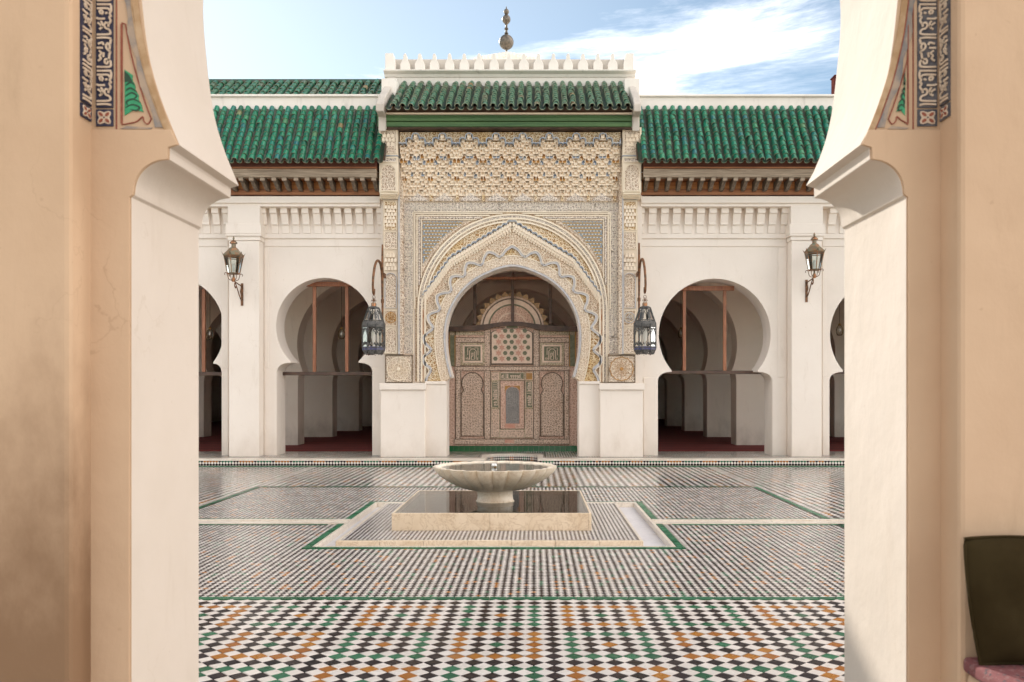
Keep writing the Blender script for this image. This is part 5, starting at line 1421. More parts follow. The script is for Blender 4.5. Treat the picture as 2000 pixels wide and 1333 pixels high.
# ------------------------------------------------------------------ glass pendant lamps
def pendant(px, py, Y, label, first=None):
    z = Z(py, Y); loc = (X(px, Y), Y, z)
    if first is not None: return copy_tree(first, loc, label)
    t = thing('pendant_lamp', label, 'lamp', loc, 'glass lamps hanging in the hall', local=True)
    mb = MB(); mb.tube([(0, 0, .13), (0, 0, ZC-z-.01)], .006, 5); mb.build('cord', MQ_DARK, t)
    mb = MB(); mb.lathe([(.015, -.13), (.045, -.125), (.072, -.08), (.08, -.01), (.07, .05), (.04, .09), (.03, .12)], 16, close=False); mb.build('glass_shade', GLASSM, t, smooth=60)
    mb = MB(); mb.lathe([(.032, .10), (.034, .135), (.012, .15)], 12)
    for i in range(6):
        a = i*math.pi/3; mb.tube([(math.cos(a)*r, math.sin(a)*r, zz) for r, zz in ((.034, .11), (.075, .05), (.084, -.01), (.076, -.08), (.05, -.128))], .0035, 4)
    mb.build('wire_cage', BRASS, t, smooth=60)
    mb = MB(); mb.lathe([(.01, .05), (.025, .02), (.028, -.02), (.0, -.05)], 12); mb.build('bulb', simple('bulb_white', (.8, .8, .78), .3), t, smooth=60)
    return t
p1 = pendant(667, 652, 19.9, 'glass pendant lamp seen through the arch left of the porch')
pendant(1330, 651, 22.6, 'glass pendant lamp seen through the arch right of the porch', p1)
pendant(410, 652, 19.9, 'glass pendant lamp in the arch at the left edge of the courtyard', p1)
pendant(1640, 645, 19.9, 'glass pendant lamp in the arch at the right edge of the courtyard', p1)

# ------------------------------------------------------------------ wall lanterns
def wall_lantern():
    """origin on the wall behind the lantern's bracket foot"""
    k = 17.1/FPX
    t = thing('wall_lantern', '', 'lantern', (0, 0, 0), 'copper wall lanterns', local=True)
    Yf_ = -.50
    def zz(py): return (560-py)*k
    mb = MB(); mb.box(-.024, .024, -.018, 0, zz(590), zz(545)); mb.build('wall_plate', IRON, t, bevel=.004)
    mb = MB()
    mb.tube(catmull([(0, -.02, zz(551)), (0, -.25, zz(549)), (0, Yf_, zz(546))], 5), .012, 6)
    mb.tube(catmull([(0, -.02, zz(576)), (0, -.10, zz(577)), (0, -.36, zz(552)), (0, -.43, zz(549)), (0, -.44, zz(555)), (0, -.38, zz(559)), (0, -.36, zz(555))], 6), .010, 6)
    mb.tube(catmull([(0, -.02, zz(553)), (0, -.07, zz(557)), (0, -.10, zz(563)), (0, -.06, zz(568)), (0, -.03, zz(564)), (0, -.05, zz(561))], 6), .010, 6)
    mb.build('scroll_arm', IRON, t, smooth=60, kind='stuff')
    mb = MB(); mb.lathe([(.03, zz(548)), (.035, zz(543)), (.02, zz(538)), (.012, zz(533))], 12, (0, Yf_)); mb.build('socket_cup', COPPER, t, smooth=60)
    mb = MB()
    for a in range(4):
        c, s = math.cos(a*math.pi/2+math.pi/4), math.sin(a*math.pi/2+math.pi/4)
        mb.tube(catmull([(c*.03, Yf_+s*.03, zz(546)), (c*.10, Yf_+s*.10, zz(543)), (c*.13, Yf_+s*.13, zz(534)), (c*.15, Yf_+s*.15, zz(531.5)), (c*.185, Yf_+s*.185, zz(533)), (c*.18, Yf_+s*.18, zz(536))], 4), .007, 5)
    mb.build('cradle', IRON, t, smooth=60)
    n = 6; ph = math.pi/6
    zb, zt = zz(532), zz(498); rb, rt = .115, .185
    def hexring(mb, z, r, wd): 
        P6 = [(r*math.cos(ph+i*math.pi/3), Yf_+r*math.sin(ph+i*math.pi/3), z) for i in range(7)]
        for a, b in zip(P6[:-1], P6[1:]): mb.tube([a, b], wd, 4)
    mb = MB(); hexring(mb, zb, rb, .014); hexring(mb, zt, rt, .013); hexring(mb, zt-.035, rt-.006, .008)
    for i in range(6):
        a = ph+i*math.pi/3; mb.tube([(rb*math.cos(a), Yf_+rb*math.sin(a), zb), (rt*math.cos(a), Yf_+rt*math.sin(a), zt)], .010, 4)
    mb.lathe([(rb*.98, zb-.012), (rb*.98, zb+.008)], 6, (0, Yf_), phase=.5)
    mb.build('lantern_frame', COPPER, t)
    for i in range(6):
        a, b = ph+i*math.pi/3+.06, ph+(i+1)*math.pi/3-.06
        mb = MB(); mb.add([(rb*.97*math.cos(a), Yf_+rb*.97*math.sin(a), zb+.01), (rb*.97*math.cos(b), Yf_+rb*.97*math.sin(b), zb+.01), (rt*.97*math.cos(b), Yf_+rt*.97*math.sin(b), zt-.01), (rt*.97*math.cos(a), Yf_+rt*.97*math.sin(a), zt-.01)], [(0, 1, 2, 3)])
        mb.build('glass_pane', GLASS, t)
    mb = MB(); mb.lathe([(rt+.012, zt+.002), (rt+.02, zt+.02), (.155, zz(491)), (.115, zz(487)), (.105, zz(486.5)), (.09, zz(483.5)), (.05, zz(480.5)), (.045, zz(480))], 6, (0, Yf_), phase=.5); mb.build('roof_cap', VERDI, t)
    mb = MB(); mb.lathe([(.042, zz(481)), (.042, zz(474)), (.072, zz(473.5)), (.068, zz(471)), (.035, zz(467.5)), (.012, zz(466.5)), (.02, zz(464)), (.015, zz(461)), (.0, zz(458.5))], 14, (0, Yf_)); mb.build('chimney', COPPER, t, smooth=35)
    mb = MB()
    for i in range(6):
        a = ph+i*math.pi/3; c, s = math.cos(a), math.sin(a); w_ = .028
        r0 = rt+.01
        mb.add([(r0*c-s*w_, Yf_+r0*s+c*w_, zt+.01), (r0*c+s*w_, Yf_+r0*s-c*w_, zt+.01), ((r0+.035)*c, Yf_+(r0+.035)*s, zt+.075), ((r0-.02)*c, Yf_+(r0-.02)*s, zt+.012)], [(0, 1, 2), (1, 3, 2), (3, 0, 2), (0, 3, 1)])
    mb.build('horn', COPPER, t, kind='stuff')
    mb = MB(); mb.lathe([(.012, zb+.02), (.014, zb+.06), (.03, zb+.1), (.034, zb+.15), (.02, zb+.19), (0, zb+.2)], 12, (0, Yf_)); mb.build('bulb', simple('bulb_glass_white', (.82, .80, .76), .25), t, smooth=60)
    return t
wlm = wall_lantern()
wlm.location = (X(473, YQ), YQ-.0, Z(568.5, YQ)); wlm['label'] = 'copper lantern on a scrolled bracket on the pilaster left of the porch'
copy_tree(wlm, (X(1575, YQ), YQ-.0, Z(561.5, YQ)), 'copper lantern on a scrolled bracket on the pilaster right of the porch')

# ------------------------------------------------------------------ hanging tin lanterns on iron arms
def hanging():
    xb = X(747, 17.2); Yb = 17.2; k = 17.2/FPX
    br = thing('lantern_arm', 'tall rusty iron arm on the left edge of the carved porch', 'bracket', (xb, Yb, Z(545, Yb)), 'iron lantern arms', local=True)
    z0 = Z(545, Yb)
    def zz(py, Y=Yb): return Z(py, Y)-z0
    mb = MB(); mb.tube(catmull([(0, 0, zz(680)), (0, 0, zz(588))], 3), .020, 6); mb.tube([(0, 0, zz(592)), (0, -.0, zz(585))], .032, 8)
    mb.tube(catmull([(0, 0, zz(588)), (0, -.02, zz(560)), (0, -.03, zz(530)), (0, -.01, zz(508)), (0, 0, zz(478))], 5), lambda s: .03-.012*abs(s-.5)*2, 6)
    mb.build('upright', IRON, br, smooth=60)
    ya = -.93
    mb = MB(); mb.tube(catmull([(0, -.02, zz(545)), (0, -.10, zz(527)), (0, -.30, zz(517)), (0, -.60, zz(519)), (0, -.86, zz(536)), (0, -1.0, zz(560)), (0, -1.0, zz(580)), (0, -.90, zz(585)), (0, ya+.06, zz(575))], 6), lambda s: .028-.008*s, 7)
    mb.build('curved_arm', IRON, br, smooth=60)
    mb = MB(); mb.box(-.02, .02, 0.02, .30, zz(540), zz(532)); mb.build('wall_tie', IRON, br)
    Yl = Yb+ya; kl = Yl/FPX
    zl0 = Z(591, Yl)
    ln_ = thing('hanging_lantern', 'octagonal grey tin lantern hanging at the left of the porch', 'lantern', (xb, Yl, zl0), 'hanging tin lanterns', local=True)
    def zy(py): return Z(py, Yl)-zl0
    mb = MB()
    for (py, r, ax) in ((573.5, .028, 0), (577.5, .026, 1), (582, .03, 0)):
        zc = zy(py+8)
        mb.tube([((r*math.cos(a) if ax == 0 else 0), (r*math.cos(a) if ax else 0), zc+.04*math.sin(a)) for a in np.linspace(0, 2*math.pi, 13)], .005, 5, cap=False)
    mb.tube([(0, 0, zy(592)), (0, 0, zy(586))], .008, 6)
    for a in range(4): mb.tube(catmull([(0, 0, zy(590)), (.03*math.cos(a*1.57), .03*math.sin(a*1.57), zy(586)), (.05*math.cos(a*1.57), .05*math.sin(a*1.57), zy(589))], 4), .005, 5)
    mb.build('hook_chain', IRON, ln_, smooth=60, kind='stuff')
    mb = MB(); mb.lathe([(.05, zy(601)), (.048, zy(593)), (.04, zy(592))], 12); mb.build('neck', COPPER, ln_, smooth=40)
    n = 8; ph = math.pi/8
    def rp(i, r, z): a = ph+i*2*math.pi/n; return (r*math.cos(a), r*math.sin(a), z)
    lev = [(.105, zy(602)), (.185, zy(627)), (.212, zy(634)), (.212, zy(640)), (.212, zy(680)), (.205, zy(684)), (.165, zy(692))]
    fr = MB()
    for i in range(n):
        for (a, b) in zip(lev[:-1], lev[1:]): fr.tube([rp(i, *a), rp(i, *b)], .011, 4)
    for (r, z) in (lev[0], lev[1], lev[3], lev[4], lev[6]):
        for i in range(n): fr.tube([rp(i, r, z), rp(i+1, r, z)], .010, 4)
    fr.build('lantern_frame', TIN, ln_)
    mb = MB(); mb.lathe([(.112, zy(603.5)), (.10, zy(600.5)), (.05, zy(598.5))], 8, phase=.5); mb.build('crown_plate', TIN, ln_)
    mb = MB(); mb.lathe([(.205, zy(683)), (.17, zy(692)), (.10, zy(694))], 8, phase=.5); mb.build('base_glass', GLASSM, ln_)
    fb = MB()
    fb.lathe([(.2155, zy(684.5)), (.2155, zy(678))], 8, phase=.5, close=False); fb.build('blue_band', COBALT, ln_)
    fb = MB(); fb.lathe([(.196, zy(628.5)), (.2155, zy(634.5)), (.2155, zy(639))], 8, phase=.5, close=False); fb.build('shoulder_band', TIN, ln_)
    for i in range(n):
        mb = MB()
        for (a, b) in ((lev[0], lev[1]), (lev[3], lev[4])):
            q = [rp(i, a[0]*.985, a[1]), rp(i+1, a[0]*.985, a[1]), rp(i+1, b[0]*.985, b[1]), rp(i, b[0]*.985, b[1])]
            mb.add(q, [(0, 1, 2, 3)])
        mb.build('glass_pane', GLASSM, ln_)
    fw = MB()
    for i in range(n):
        A = Vector(rp(i, .214, 0)); B = Vector(rp(i+1, .214, 0)); zt, zb = zy(641), zy(678); H = zt-zb
        def q(u, v): w_ = A.lerp(B, u); return (w_.x, w_.y, zb+H*v)
        # cusped arch head, sill points and mullion drops
        fw.tube([q(.08, .62), q(.14, .78), q(.28, .80), q(.34, .90), q(.5, .97), q(.66, .90), q(.72, .80), q(.86, .78), q(.92, .62)], .008, 4)
        fw.tube([q(.06, .04), q(.2, .22), q(.34, .10), q(.5, .26), q(.66, .10), q(.8, .22), q(.94, .04)], .009, 4)
        for (u, v) in ((.14, .86), (.86, .86), (.2, .1), (.8, .1)): fw.tube([q(u, v), q(u, v+.1)], .014, 4)
        A2, B2 = Vector(rp(i, .112, zy(603))), Vector(rp(i+1, .112, zy(603))); C2, D2 = Vector(rp(i, .188, zy(626))), Vector(rp(i+1, .188, zy(626)))
        def q2(u, v): return A2.lerp(B2, u).lerp(C2.lerp(D2, u), 1-v)
        fw.tube([q2(.12, .1), q2(.16, .55), q2(.5, .85), q2(.84, .55), q2(.88, .1)], .008, 4)
        A3, B3 = Vector(rp(i, .207, zy(684))), Vector(rp(i+1, .207, zy(684))); C3 = (Vector(rp(i, .17, zy(692)))+Vector(rp(i+1, .17, zy(692))))/2
        fw.add([A3*1.01, B3*1.01, C3*1.03], [(0, 1, 2)]); fw.add([A3*.99, B3*.99, C3*1.01], [(2, 1, 0)])
    fw.build('fretwork', TIN, ln_, kind='stuff')
    mb = MB(); mb.lathe([(.02, zy(681)), (.022, zy(668)), (.045, zy(660)), (.05, zy(650)), (.03, zy(643)), (0, zy(641))], 12); mb.build('bulb', simple('bulb_opal', (.85, .84, .80), .3), ln_, smooth=60)
    xr = X(1248, Yb)
    copy_tree(br, (xr, Yb, Z(542, Yb)), 'tall rusty iron arm on the right edge of the carved porch')
    copy_tree(ln_, (xr, Yl, Z(590.5, Yl)), 'octagonal grey tin lantern hanging at the right of the porch')
hanging()

# ------------------------------------------------------------------ fountain
ft = thing('fountain', 'cream marble fountain with fluted bowl on a square marble plinth', 'fountain', (X(965, 10.2), 10.18, 0.02))
def fountain():
    x0, x1, y0, y1, zb, zt = -1.505, .592, 9.135, 11.22, .02, .206
    cx, cy = (x0+x1)/2-.01, 10.17
    t_ = .024
    w3 = (x1-x0)/2
    for i, (a, b) in enumerate(((x0, (x0+x1)/2-.02), ((x0+x1)/2-.018, x1-.034), (x1-.0325, x1))):
        mb = MB(); mb.box(a, b, y0, y0+t_, zb, zt); mb.build('plinth_slab', MARB, ft, bevel=.004)
    for bx in ((x0, x0+t_, y0+t_+.001, y1), (x1-t_, x1, y0+t_+.001, y1), (x0+t_+.001, x1-t_-.001, y1-t_, y1)):
        mb = MB(); mb.box(*bx, zb, zt-.001); mb.build('plinth_slab', MARB, ft, bevel=.004)
    mb = MB(); mb.box(x0+t_, x1-t_, y0+t_, y1-t_, zb, zt-.05); mb.build('pool_bed', MARBD, ft)
    mb = MB(); mb.add([(x0+t_-.004, y0+t_-.004, zt-.004), (x1-t_+.004, y0+t_-.004, zt-.004), (x1-t_+.004, y1-t_+.004, zt-.004), (x0+t_-.004, y1-t_+.004, zt-.004)], [(0, 1, 2, 3)]); mb.build('pool_water', POOL, ft)
    mb = MB(); mb.lathe([(.225, zt-.06), (.225, zt-.0), (.212, zt+.012), (.205, zt+.06), (.208, zt+.125), (.225, zt+.15)], 40, (cx, cy)); mb.build('pedestal', MARBB, ft, smooth=40)
    nf = 24
    def fl(t, r, z):
        q = min(1, max(0, (r-.2)/.35)); return 1+.085*q*(abs(math.sin(nf/2*t))**.55-.75)
    zr = .612
    outer = [(.20, .335), (.30, .342), (.39, .366), (.47, .402), (.555, .449), (.628, .500), (.675, .548), (.702, .590), (.712, zr)]
    inner = [(.69, zr+.004), (.665, zr-.008), (.62, zr-.03), (.50, zr-.09), (.3, zr-.13), (.0, zr-.14)]
    mb = MB(); mb.lathe(outer+inner, 192, (cx, cy), flute=fl, close=False); mb.build('bowl', MARBB, ft, smooth=50)
    mb = MB(); n = 64; r = .655; mb.add([(cx+r*math.cos(2*math.pi*i/n), cy+r*math.sin(2*math.pi*i/n), zr-.014) for i in range(n)], [tuple(range(n))]); mb.build('bowl_water', WATER, ft)
    mb = MB(); mb.lathe([(.014, zr-.12), (.014, zr-.0), (.022, zr+.002), (.016, zr+.02), (.0, zr+.022)], 10, (cx, cy)); mb.build('spout', BRASS, ft, smooth=50)
    mb = MB()
    for i in range(14):
        a = rnd.uniform(0, 6.3); r_ = rnd.uniform(0, .028); s = rnd.uniform(.008, .018)
        mb.lathe([(0, zr-.012+rnd.uniform(0, .01)), (s, zr-.004+s*.5), (s*.7, zr+.004+s), (0, zr+.008+s*1.3)], 8, (cx+r_*math.cos(a), cy+r_*math.sin(a)), close=False)
    mb.build('bubbling_water', simple('foam_white', (.85, .86, .85), .2), ft, smooth=60, kind='stuff')
fountain()
# the bronze spout that stands in the well behind the fountain
tp = thing('well_tap', 'small brown standpipe in the tiled well behind the fountain bowl', 'tap', (X(963, 17.4), 17.35, 0), local=False)
mb = MB(); x_ = X(963, 17.35); mb.tube([(x_, 17.35, 0.0), (x_, 17.35, .10)], .018, 8); mb.build('pipe', COPPER, tp, smooth=60)
mb = MB(); mb.tube([(x_, 17.35, .095), (x_, 17.25, .105)], .014, 8); mb.build('nozzle', COPPER, tp, smooth=60)

# ------------------------------------------------------------------ near gateway arch
gw = thing('gateway', 'thick plastered horseshoe gateway framing the view, with painted inscription bands', 'gateway', (0, 3.1, 0))
YG, YGB, YN = 3.10, 3.72, 2.95
XL, XR = -1.577, 1.440                             # corners where the face steps forward to the room wall
def gate():
    zb = -.05; zt = 5.3
    zc = 3.04; zi = 2.372
    R = 1.56; cl, cr = -1.416+R, 1.308-R
    def aL(z): return cl-math.sqrt(R*R-(z-zc)**2)
    def aR(z): return cr+math.sqrt(R*R-(z-zc)**2)
    apex_x = (cl+cr)/2; apz = zc+math.sqrt(R*R-(cl-apex_x)**2)
    def side(xj, xa, sg):
        z0 = 2.205; zc_ = 2.318
        w_ = abs(xa-xj)-.041
        pts = [(xj, zb), (xj, z0-.02), (xj+sg*.012, z0-.012), (xj+sg*.014, z0)]
        pts += [(xj+sg*(.014+(w_-.014)*(1-math.cos(R_(t)))), z0+(zc_-z0)*math.sin(R_(t))) for t in range(9, 91, 9)]
        pts += [(xa-sg*.035, zc_+.003), (xa-sg*.034, zi-.010), (xa, zi)]
        return pts
    L = side(-1.437, aL(zi), 1); Rr = side(1.322, aR(zi), -1)
    def wob(z, ph): return .006*math.sin(z*5.1+ph)+.004*math.sin(z*11.3+ph*2)
    al = []; ar = []
    n = 46
    a0 = math.degrees(math.asin((zi-zc)/R)); a1 = math.degrees(math.acos((cl-apex_x)/R))
    for i in range(1, n+1):
        t = a0+(a1-a0)*i/n; x, z = cl-R*math.cos(R_(t)), zc+R*math.sin(R_(t)); al.append((x+(wob(z, 0) if i < n else 0), z))
        x, z = cr+R*math.cos(R_(t)), zc+R*math.sin(R_(t)); ar.append((x+(wob(z, 2) if i < n else 0), z))
    hole = L+al+ar[::-1][1:]+Rr[::-1]
    pts = [(-1.9, zb)]+hole+[(1.8, zb), (1.8, zt), (-1.9, zt)]
    # the wall: front face tan, everything inside the passage and behind in the paler courtyard plaster
    mb = MB(); mb.prism(pts, YG, YGB)
    nrm = []
    for f in mb.f:
        v = [Vector(mb.v[i]) for i in f[:3]]; nrm.append((v[1]-v[0]).cross(v[2]-v[0]))
    mb.m = [0 if (n_.y < 0 and abs(n_.y) > abs(n_.x)+abs(n_.z)) else 1 for n_ in nrm]
    mb.build('arch_wall', [TAN2, JAMB], gw, smooth=25, bevel=.004)
    for (a, b) in ((-6, XL), (XR, 6)):
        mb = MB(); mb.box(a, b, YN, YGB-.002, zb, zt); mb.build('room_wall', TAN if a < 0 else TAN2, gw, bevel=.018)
    # painted panel: everything above this height is decorated, below it the plain surface stands slightly proud
    zp = Z(252, YG)
    for sg in (-1, 1):
        lft = sg < 0
        xo, = ((XL,) if lft else (XR,))
        def ax(z): return aL(z) if lft else aR(z)
        # plain ledge
        zl = zp-.006
        xj = -1.437 if lft else 1.322
        # (profile follows the impost)
        pr = side(xj, aL(zi) if lft else aR(zi), 1 if lft else -1)
        pr = [(x-( .004 if lft else -.004), z) for x, z in pr]
        top = [(ax(zl)-(.004 if lft else -.004), zl)]
        poly = [(xo-(.003 if lft else -.003), zb), (xo-(.003 if lft else -.003), zl)]+top+pr[::-1]
        mb = MB(); mb.prism(poly, YG-.010, YG-.0005); mb.build('lower_face', TAN2, gw, smooth=25, bevel=.002)
        th = .006; Y1 = YG-th
        z1 = 4.9
        ground = NAVY if lft else SLATE
        def pxs(px): return X(px, YG)
        if lft: b0, b1, r0, r1, tri0, tri1 = pxs(189), pxs(222), pxs(228), pxs(236), pxs(243), None
        else: b0, b1, r0, r1 = pxs(1791), pxs(1829), pxs(1783), pxs(1775)
        # inscription band on the face
        zr0 = zp+.008; zr1 = Z(215, YG)
        bb = MB(); bb.box(b0, b1, Y1, YG-.0003, zr1+.006, z1); band = bb.build('inscription_band', ground, gw)
        bb = MB(); bb.box(b0, b1, Y1, YG-.0003, zr0, zr1); ros = bb.build('flower_square', ground, gw)
        def flower(cx_, cz_, hw, hh, Y, par, xmap=None):
            f = (lambda u, v: (cx_+u*hw, cz_+v*hh)) if xmap is None else xmap
            m_ = MB()
            bl = []
            for i in range(4):
                a = math.pi/4+i*math.pi/2
                ptsq = [(.88*math.cos(a)*1.1, .88*math.sin(a)*1.1)]
                bl += [(.98*math.cos(a-.28), .98*math.sin(a-.28)), (1.12*math.cos(a), 1.12*math.sin(a)), (.98*math.cos(a+.28), .98*math.sin(a+.28)), (.66*math.cos(a+math.pi/4), .66*math.sin(a+math.pi/4))]
            m_.prism([f(u, v) for u, v in bl], Y-.002, Y-.0002, 0)
            for i in range(4):
                a = math.pi/4+i*math.pi/2; c, s = math.cos(a), math.sin(a)
                sh = [(.22, 0), (.45, .19), (.75, .17), (.95, 0), (.75, -.17), (.45, -.19)]
                m_.prism([f(u*c-v*s, u*s+v*c) for u, v in sh], Y-.004, Y-.0021, 1)
            m_.prism([f(.10*math.cos(q), .10*math.sin(q)) for q in np.linspace(0, 2*math.pi, 9)[:-1]], Y-.004, Y-.0021, 2)
            return m_
        flower((b0+b1)/2, (zr0+zr1)/2, (b1-b0)/2*.92, (zr1-zr0)/2*.92, Y1, ros).build('flower', [LETTER, REDLINE, ground], ros)
        unit = [[(.04, .04), (.05, .62), (.02, .94)], [(.14, .04), (.15, .80), (.22, .90), (.30, .80), (.33, .62), (.42, .52), (.50, .62), (.46, .78), (.38, .76)], [(.46, .80), (.56, .92), (.66, .84), (.70, .93), (.78, .86), (.86, .95), (1.02, .94)],
                [(.30, .20), (.36, .36), (.44, .26), (.50, .10)], [(.36, .36), (.46, .40), (.55, .30)], [(.62, .55), (.62, .12), (.66, .05)], [(.76, .30), (.84, .22), (.88, .34), (.80, .42), (.75, .33)], [(.78, .58), (.80, .72)], [(.93, .05), (.93, .72), (.86, .86)]]
        unit2 = [[(.05, .05), (.05, .95)], [(.17, .05), (.17, .82), (.26, .93), (.36, .86), (.40, .60), (.30, .55), (.27, .70), (.40, .80), (.55, .84), (.62, .92)], [(.35, .12), (.42, .30), (.50, .22), (.58, .34), (.66, .18)], [(.46, .45), (.60, .48)],
                 [(.62, .92), (.70, .70), (.80, .62), (.88, .74), (.80, .86), (.70, .84)], [(.74, .05), (.74, .42)], [(.86, .12), (.90, .40), (.82, .46)], [(.86, .88), (1.0, .94)]]
        def letters(par, place, u0, u1, step, wd, Ya, Yb, mapY=None):
            m_ = MB(); u = u0; i = 0
            while u < u1:
                for pl in (unit if i % 2 == 0 else unit2):
                    pts = catmull([place(u+a*step, b) for a, b in pl], 4) if len(pl) > 2 else [place(u+a*step, b) for a, b in pl]
                    m_.ribbon(pts, wd, Ya, Yb)
                u += step; i += 1
            return m_
        w_ = b1-b0
        if lft: pl_ = lambda u, v: (b0+.002+(w_-.004)*v, u)
        else: pl_ = lambda u, v: (b1-.002-(w_-.004)*v, u)
        letters(band, pl_, zr1+.012, 3.2, .118, .0068, Y1-.004, Y1-.0003).build('lettering', LETTER, band, smooth=40)
        # same ornament on the narrow return, which faces the passage
        ya, yb = (3.015, 3.085)
        xs = XL+(0 if lft else 0) if lft else XR
        sgn = 1 if lft else -1
        m_ = MB(); m_.box(min(xs, xs+sgn*.006), max(xs, xs+sgn*.006), ya, yb, zr1+.006, z1); band2 = m_.build('return_band', ground, gw)
        m_ = MB(); m_.box(min(xs, xs+sgn*.006), max(xs, xs+sgn*.006), ya, yb, zr0+.012, zr1); ros2 = m_.build('flower_square', ground, gw)
        def to_return(m_):
            q = MB(); q.f = m_.f; q.m = m_.m; q.v = [(xs+sgn*(.006-(yy-Y1)), ya+(xx if lft else xx), zz) for xx, yy, zz in m_.v]; return q
        wr_ = yb-ya
        pl2 = lambda u, v: (.003+(wr_-.006)*v, u)
        to_return(letters(band2, pl2, zr1+.012, 3.2, .118, .0075, Y1-.004, Y1-.0003)).build('lettering', LETTER, band2, fix=True)
        to_return(flower(wr_/2, (zr0+.012+zr1)/2, wr_/2*.92, (zr1-zr0-.012)/2*.92, Y1, ros2)).build('flower', [LETTER, REDLINE, ground], ros2, fix=True)
        # red ruled lines
        for rx, ww in ((r0, .0035),):
            m_ = MB(); m_.box(rx-ww/2, rx+ww/2, Y1+.002, YG-.0003, zp-.002, z1); m_.build('ruled_line', REDLINE, gw)
        # border that follows the arch: worn tan edge, brown line and faded blue stripe
        s_ = 1 if lft else -1
        def follow(off0, off1, mat, name, th_, zlo, n=24, wobk=0):
            m_ = MB(); zs = [zlo+(3.6-zlo)*i/n for i in range(n+1)]
            pts = [(ax(z)-s_*off0, z) for z in zs]+[(ax(z)-s_*(off1+wobk*.004*math.sin(z*37)+wobk*.003*math.sin(z*91)), z) for z in zs[::-1]]
            m_.prism(pts, YG-th_, YG-.0004); return m_.build(name, mat, gw)
        follow(.004, .026, EDGETAN, 'arch_edge', .005, zp-.03, 24, 1)
        follow(.0262, .0300, REDLINE if not lft else EDGETAN, 'edge_line', .0062, zp-.004)
        follow(.031, .052, EDGEBLUE, 'blue_border', .0045, zp+.004, 24, 1)
        # triangle with green leaf
        zt3 = Z(48 if lft else 52, YG)
        xr_ = r1+(.004 if lft else -.004)
        base = zp+.014
        lnp = [(xr_, zt3), (xr_, base)]
        hyp = [(ax(z)-s_*.060, z) for z in np.linspace(base+.02, zt3, 12)]
        hyp = [(x if (x-xr_)*s_ > 0 else xr_, z) for x, z in hyp]
        scroll = [(hyp[0][0], hyp[0][1]), (hyp[0][0]-s_*.012, base+.002), (hyp[0][0]-s_*.026, base+.012), (hyp[0][0]-s_*.030, base+.028), (hyp[0][0]-s_*.045, base+.016), (hyp[0][0]-s_*.060, base+.008), (xr_, base)]
        m_ = MB(); m_.ribbon(hyp+[(xr_, zt3+.004)], .0035, Y1+.001, YG-.0003); m_.build('red_outline', REDLINE, gw, smooth=40)
        m_ = MB(); m_.ribbon([(xr_, zt3), (xr_, base+.1), (xr_, base+.004)], (.004 if not lft else .0065), Y1+.0015, YG-.0003); m_.build('red_outline', REDLINE, gw)
        m_ = MB(); m_.ribbon(catmull(scroll, 4), .0035, Y1+.0012, YG-.0003); m_.build('red_outline', REDLINE, gw, smooth=40)
        xg = xr_+s_*.011
        zl0 = base+.045; ztop3 = Z(137, YG)
        hx_ = lambda z: ax(z)-s_*.073
        left_ = [(xg, zl0-.012), (xg, ztop3)]
        right_ = []
        for i, z in enumerate(np.linspace(ztop3-.02, zl0, 14)):
            xx = hx_(z); xx = xx if (xx-xg)*s_ > .002 else xg+s_*.003
            right_.append((xx-s_*.006*abs(math.sin(i*.9)), z))
        m_ = MB(); m_.prism(left_+right_+[((xg+right_[-1][0])/2, zl0+.008)], YG-.004, YG-.0004); lf = m_.build('leaf', LEAFG, gw)
        m_ = MB()
        def lp(u, v):     # u across the leaf, v up its height
            z = zl0+v*(ztop3-zl0); return (xg+s_*u*max(.004, abs(hx_(z)-xg)), z)
        for cur in ([(.05, .10), (.45, .17), (.80, .11), (.62, .03), (.30, .06)], [(.95, .22), (.55, .30), (.12, .24), (.20, .16)], [(.05, .36), (.50, .45), (.85, .38), (.60, .31)], [(.95, .47), (.50, .56), (.10, .50)], [(.1, .62), (.6, .70), (.9, .64)]):
            m_.ribbon(catmull([lp(*q) for q in cur], 5), lambda t: .0018+.0042*math.sin(math.pi*t), YG-.0056, YG-.0038)
        m_.prism([lp(.0, .70), lp(.8, .72), lp(.6, .86), lp(.0, .97)], YG-.0050, YG-.0038)
        m_.build('leaf_vein', LEAFD, lf, smooth=40)
        # smear of grey paint along the foot of the panel
        xa, xb = sorted((r1-s_*.0, ax(zp)-s_*.07))
        m_ = MB(); m_.prism([(xa+.0, zp-.001), (xa+(xb-xa)*.2, zp+.009), (xa+(xb-xa)*.6, zp+.006), (xb, zp+.003), (xb-.01, zp-.002)], YG-.0035, YG-.0004); m_.build('foot_line', EDGEBLUE, gw)
gate()

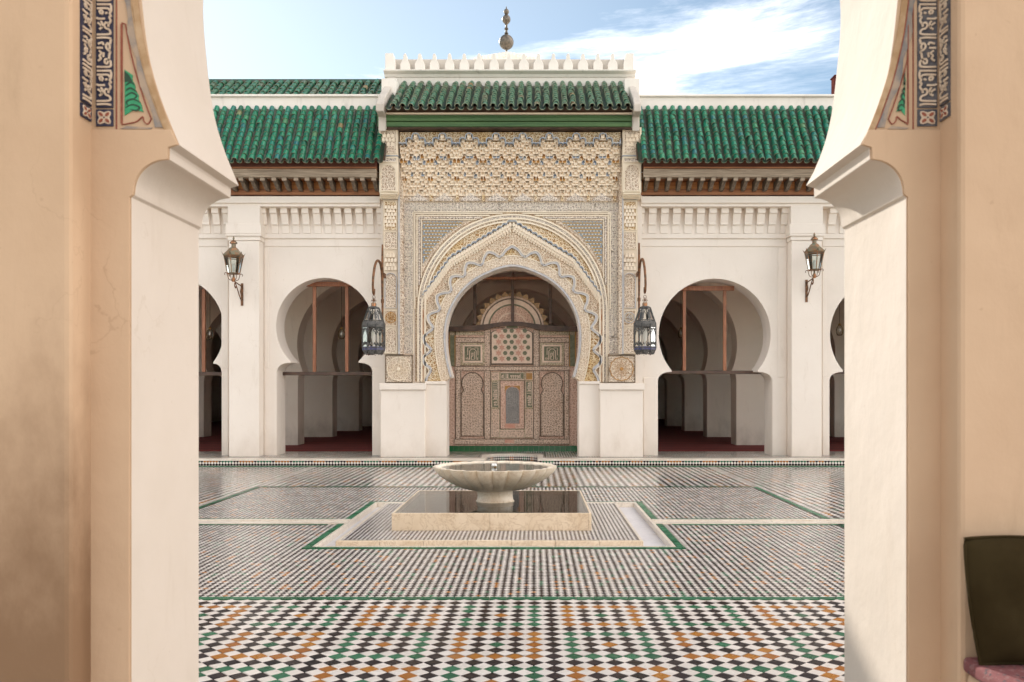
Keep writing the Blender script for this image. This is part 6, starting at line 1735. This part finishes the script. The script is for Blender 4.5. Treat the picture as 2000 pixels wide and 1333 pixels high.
# ------------------------------------------------------------------ cushions by the gateway
def cushions():
    t = thing('back_cushion', 'dark olive back cushion leaning on the tan wall at the right edge', 'cushion', (1.75, 2.85, .61))
    x0, x1 = 1.417, 2.2; z0, z1 = .603, 1.010; yb, yf = 2.93, 2.81
    bm = MB(); nu, nv = 26, 20; grid = {}
    for s, y in ((0, yf), (1, yb)):
        for i in range(nu+1):
            for j in range(nv+1):
                u, v = i/nu, j/nv
                e = min(1, 6*min(u, 1-u))**.5*min(1, 6*min(v, 1-v))**.5
                x = x0+(x1-x0)*u+(.038*(1-v)**2 if u < .5 else -.03*(1-v)**2)*(abs(u-.5)*2)**3
                z = z0+(z1-z0)*v+.006*math.sin(u*9)
                th = .05*e; fold = .006*math.sin(14*v+5*u)*(1-v)*e+.004*math.sin(23*u+9*v)*e
                yy = (yf+yb)/2+.03*(1-v)*-1+(-th+fold if s == 0 else th*.8)
                grid[s, i, j] = len(bm.v); bm.v.append((x, min(yy, 2.945), z))
    for s in (0, 1):
        for i in range(nu):
            for j in range(nv):
                q = (grid[s, i, j], grid[s, i+1, j], grid[s, i+1, j+1], grid[s, i, j+1]); bm.f.append(q if s == 0 else q[::-1]); bm.m.append(0)
    edge_ = [(i, 0) for i in range(nu)]+[(nu, j) for j in range(nv)]+[(i, nv) for i in range(nu, 0, -1)]+[(0, j) for j in range(nv, 0, -1)]
    for a, b in zip(edge_, edge_[1:]+edge_[:1]): bm.f.append((grid[1, a[0], a[1]], grid[1, b[0], b[1]], grid[0, b[0], b[1]], grid[0, a[0], a[1]])); bm.m.append(0)
    bm.build('cover', OLIVE, t, smooth=50)
    path = [(bm.v[grid[0, i, j]][0], bm.v[grid[0, i, j]][1], bm.v[grid[0, i, j]][2]) for i, j in edge_]
    m_ = MB(); m_.tube(path+path[:1], .006, 6); m_.build('piping', OLIVE, t, smooth=60)
    s = thing('seat_cushion', 'pink printed seat cushion under the dark olive back cushion', 'cushion', (1.75, 2.45, .5))
    m_ = MB(); m_.box(1.440, 2.4, 2.18, 2.94, .548, .602); o = m_.build('cover', PINK, s)
    md = o.modifiers.new('soft_edge', 'BEVEL'); md.width = .018; md.segments = 4
    b = thing('wall_bench', 'low plastered bench under the pink seat cushion', 'bench', (1.75, 2.45, 0))
    m_ = MB(); m_.box(1.455, 2.6, 2.20, 2.945, -.1, .547); m_.build('bench_body', TAN2, b, bevel=.02)
cushions()
# room floor on the near side of the gateway
rf = MB(); rf.box(-6, 6, -3, FY0-.002, -.1, -.002); o = rf.build('room_floor', GROUT); o['kind'] = 'structure'

# dark metal vent on the right wing's roof
VENTM = simple('dull_dark_red', (0.065, 0.02, 0.018), 1.0, c2=(0.10, 0.035, 0.03), spec=0.0)
vt = thing('roof_vent', 'dark red metal vent box standing on the right wing roof edge', 'vent', (X(1634, 18.2), 18.2, Z(190, 18.2)))
mb = MB(); mb.box(X(1629, 18.2), X(1645, 18.2), 18.15, 18.38, Z(186, 18.2), Z(151, 18.2)); mb.build('box', VENTM, vt, bevel=.01)
mb = MB(); mb.box(X(1627.5, 18.2), X(1646.5, 18.2), 18.13, 18.40, Z(150.8, 18.2), Z(148.5, 18.2)); mb.build('cap', VENTM, vt, bevel=.004)
mb = MB(); mb.box(X(1631, 18.2), X(1633, 18.2), 18.2, 18.22, Z(191.5, 18.2), Z(186, 18.2)); mb.box(X(1641, 18.2), X(1643, 18.2), 18.2, 18.22, Z(191.5, 18.2), Z(186, 18.2)); mb.build('foot', MQ_DARK, vt)
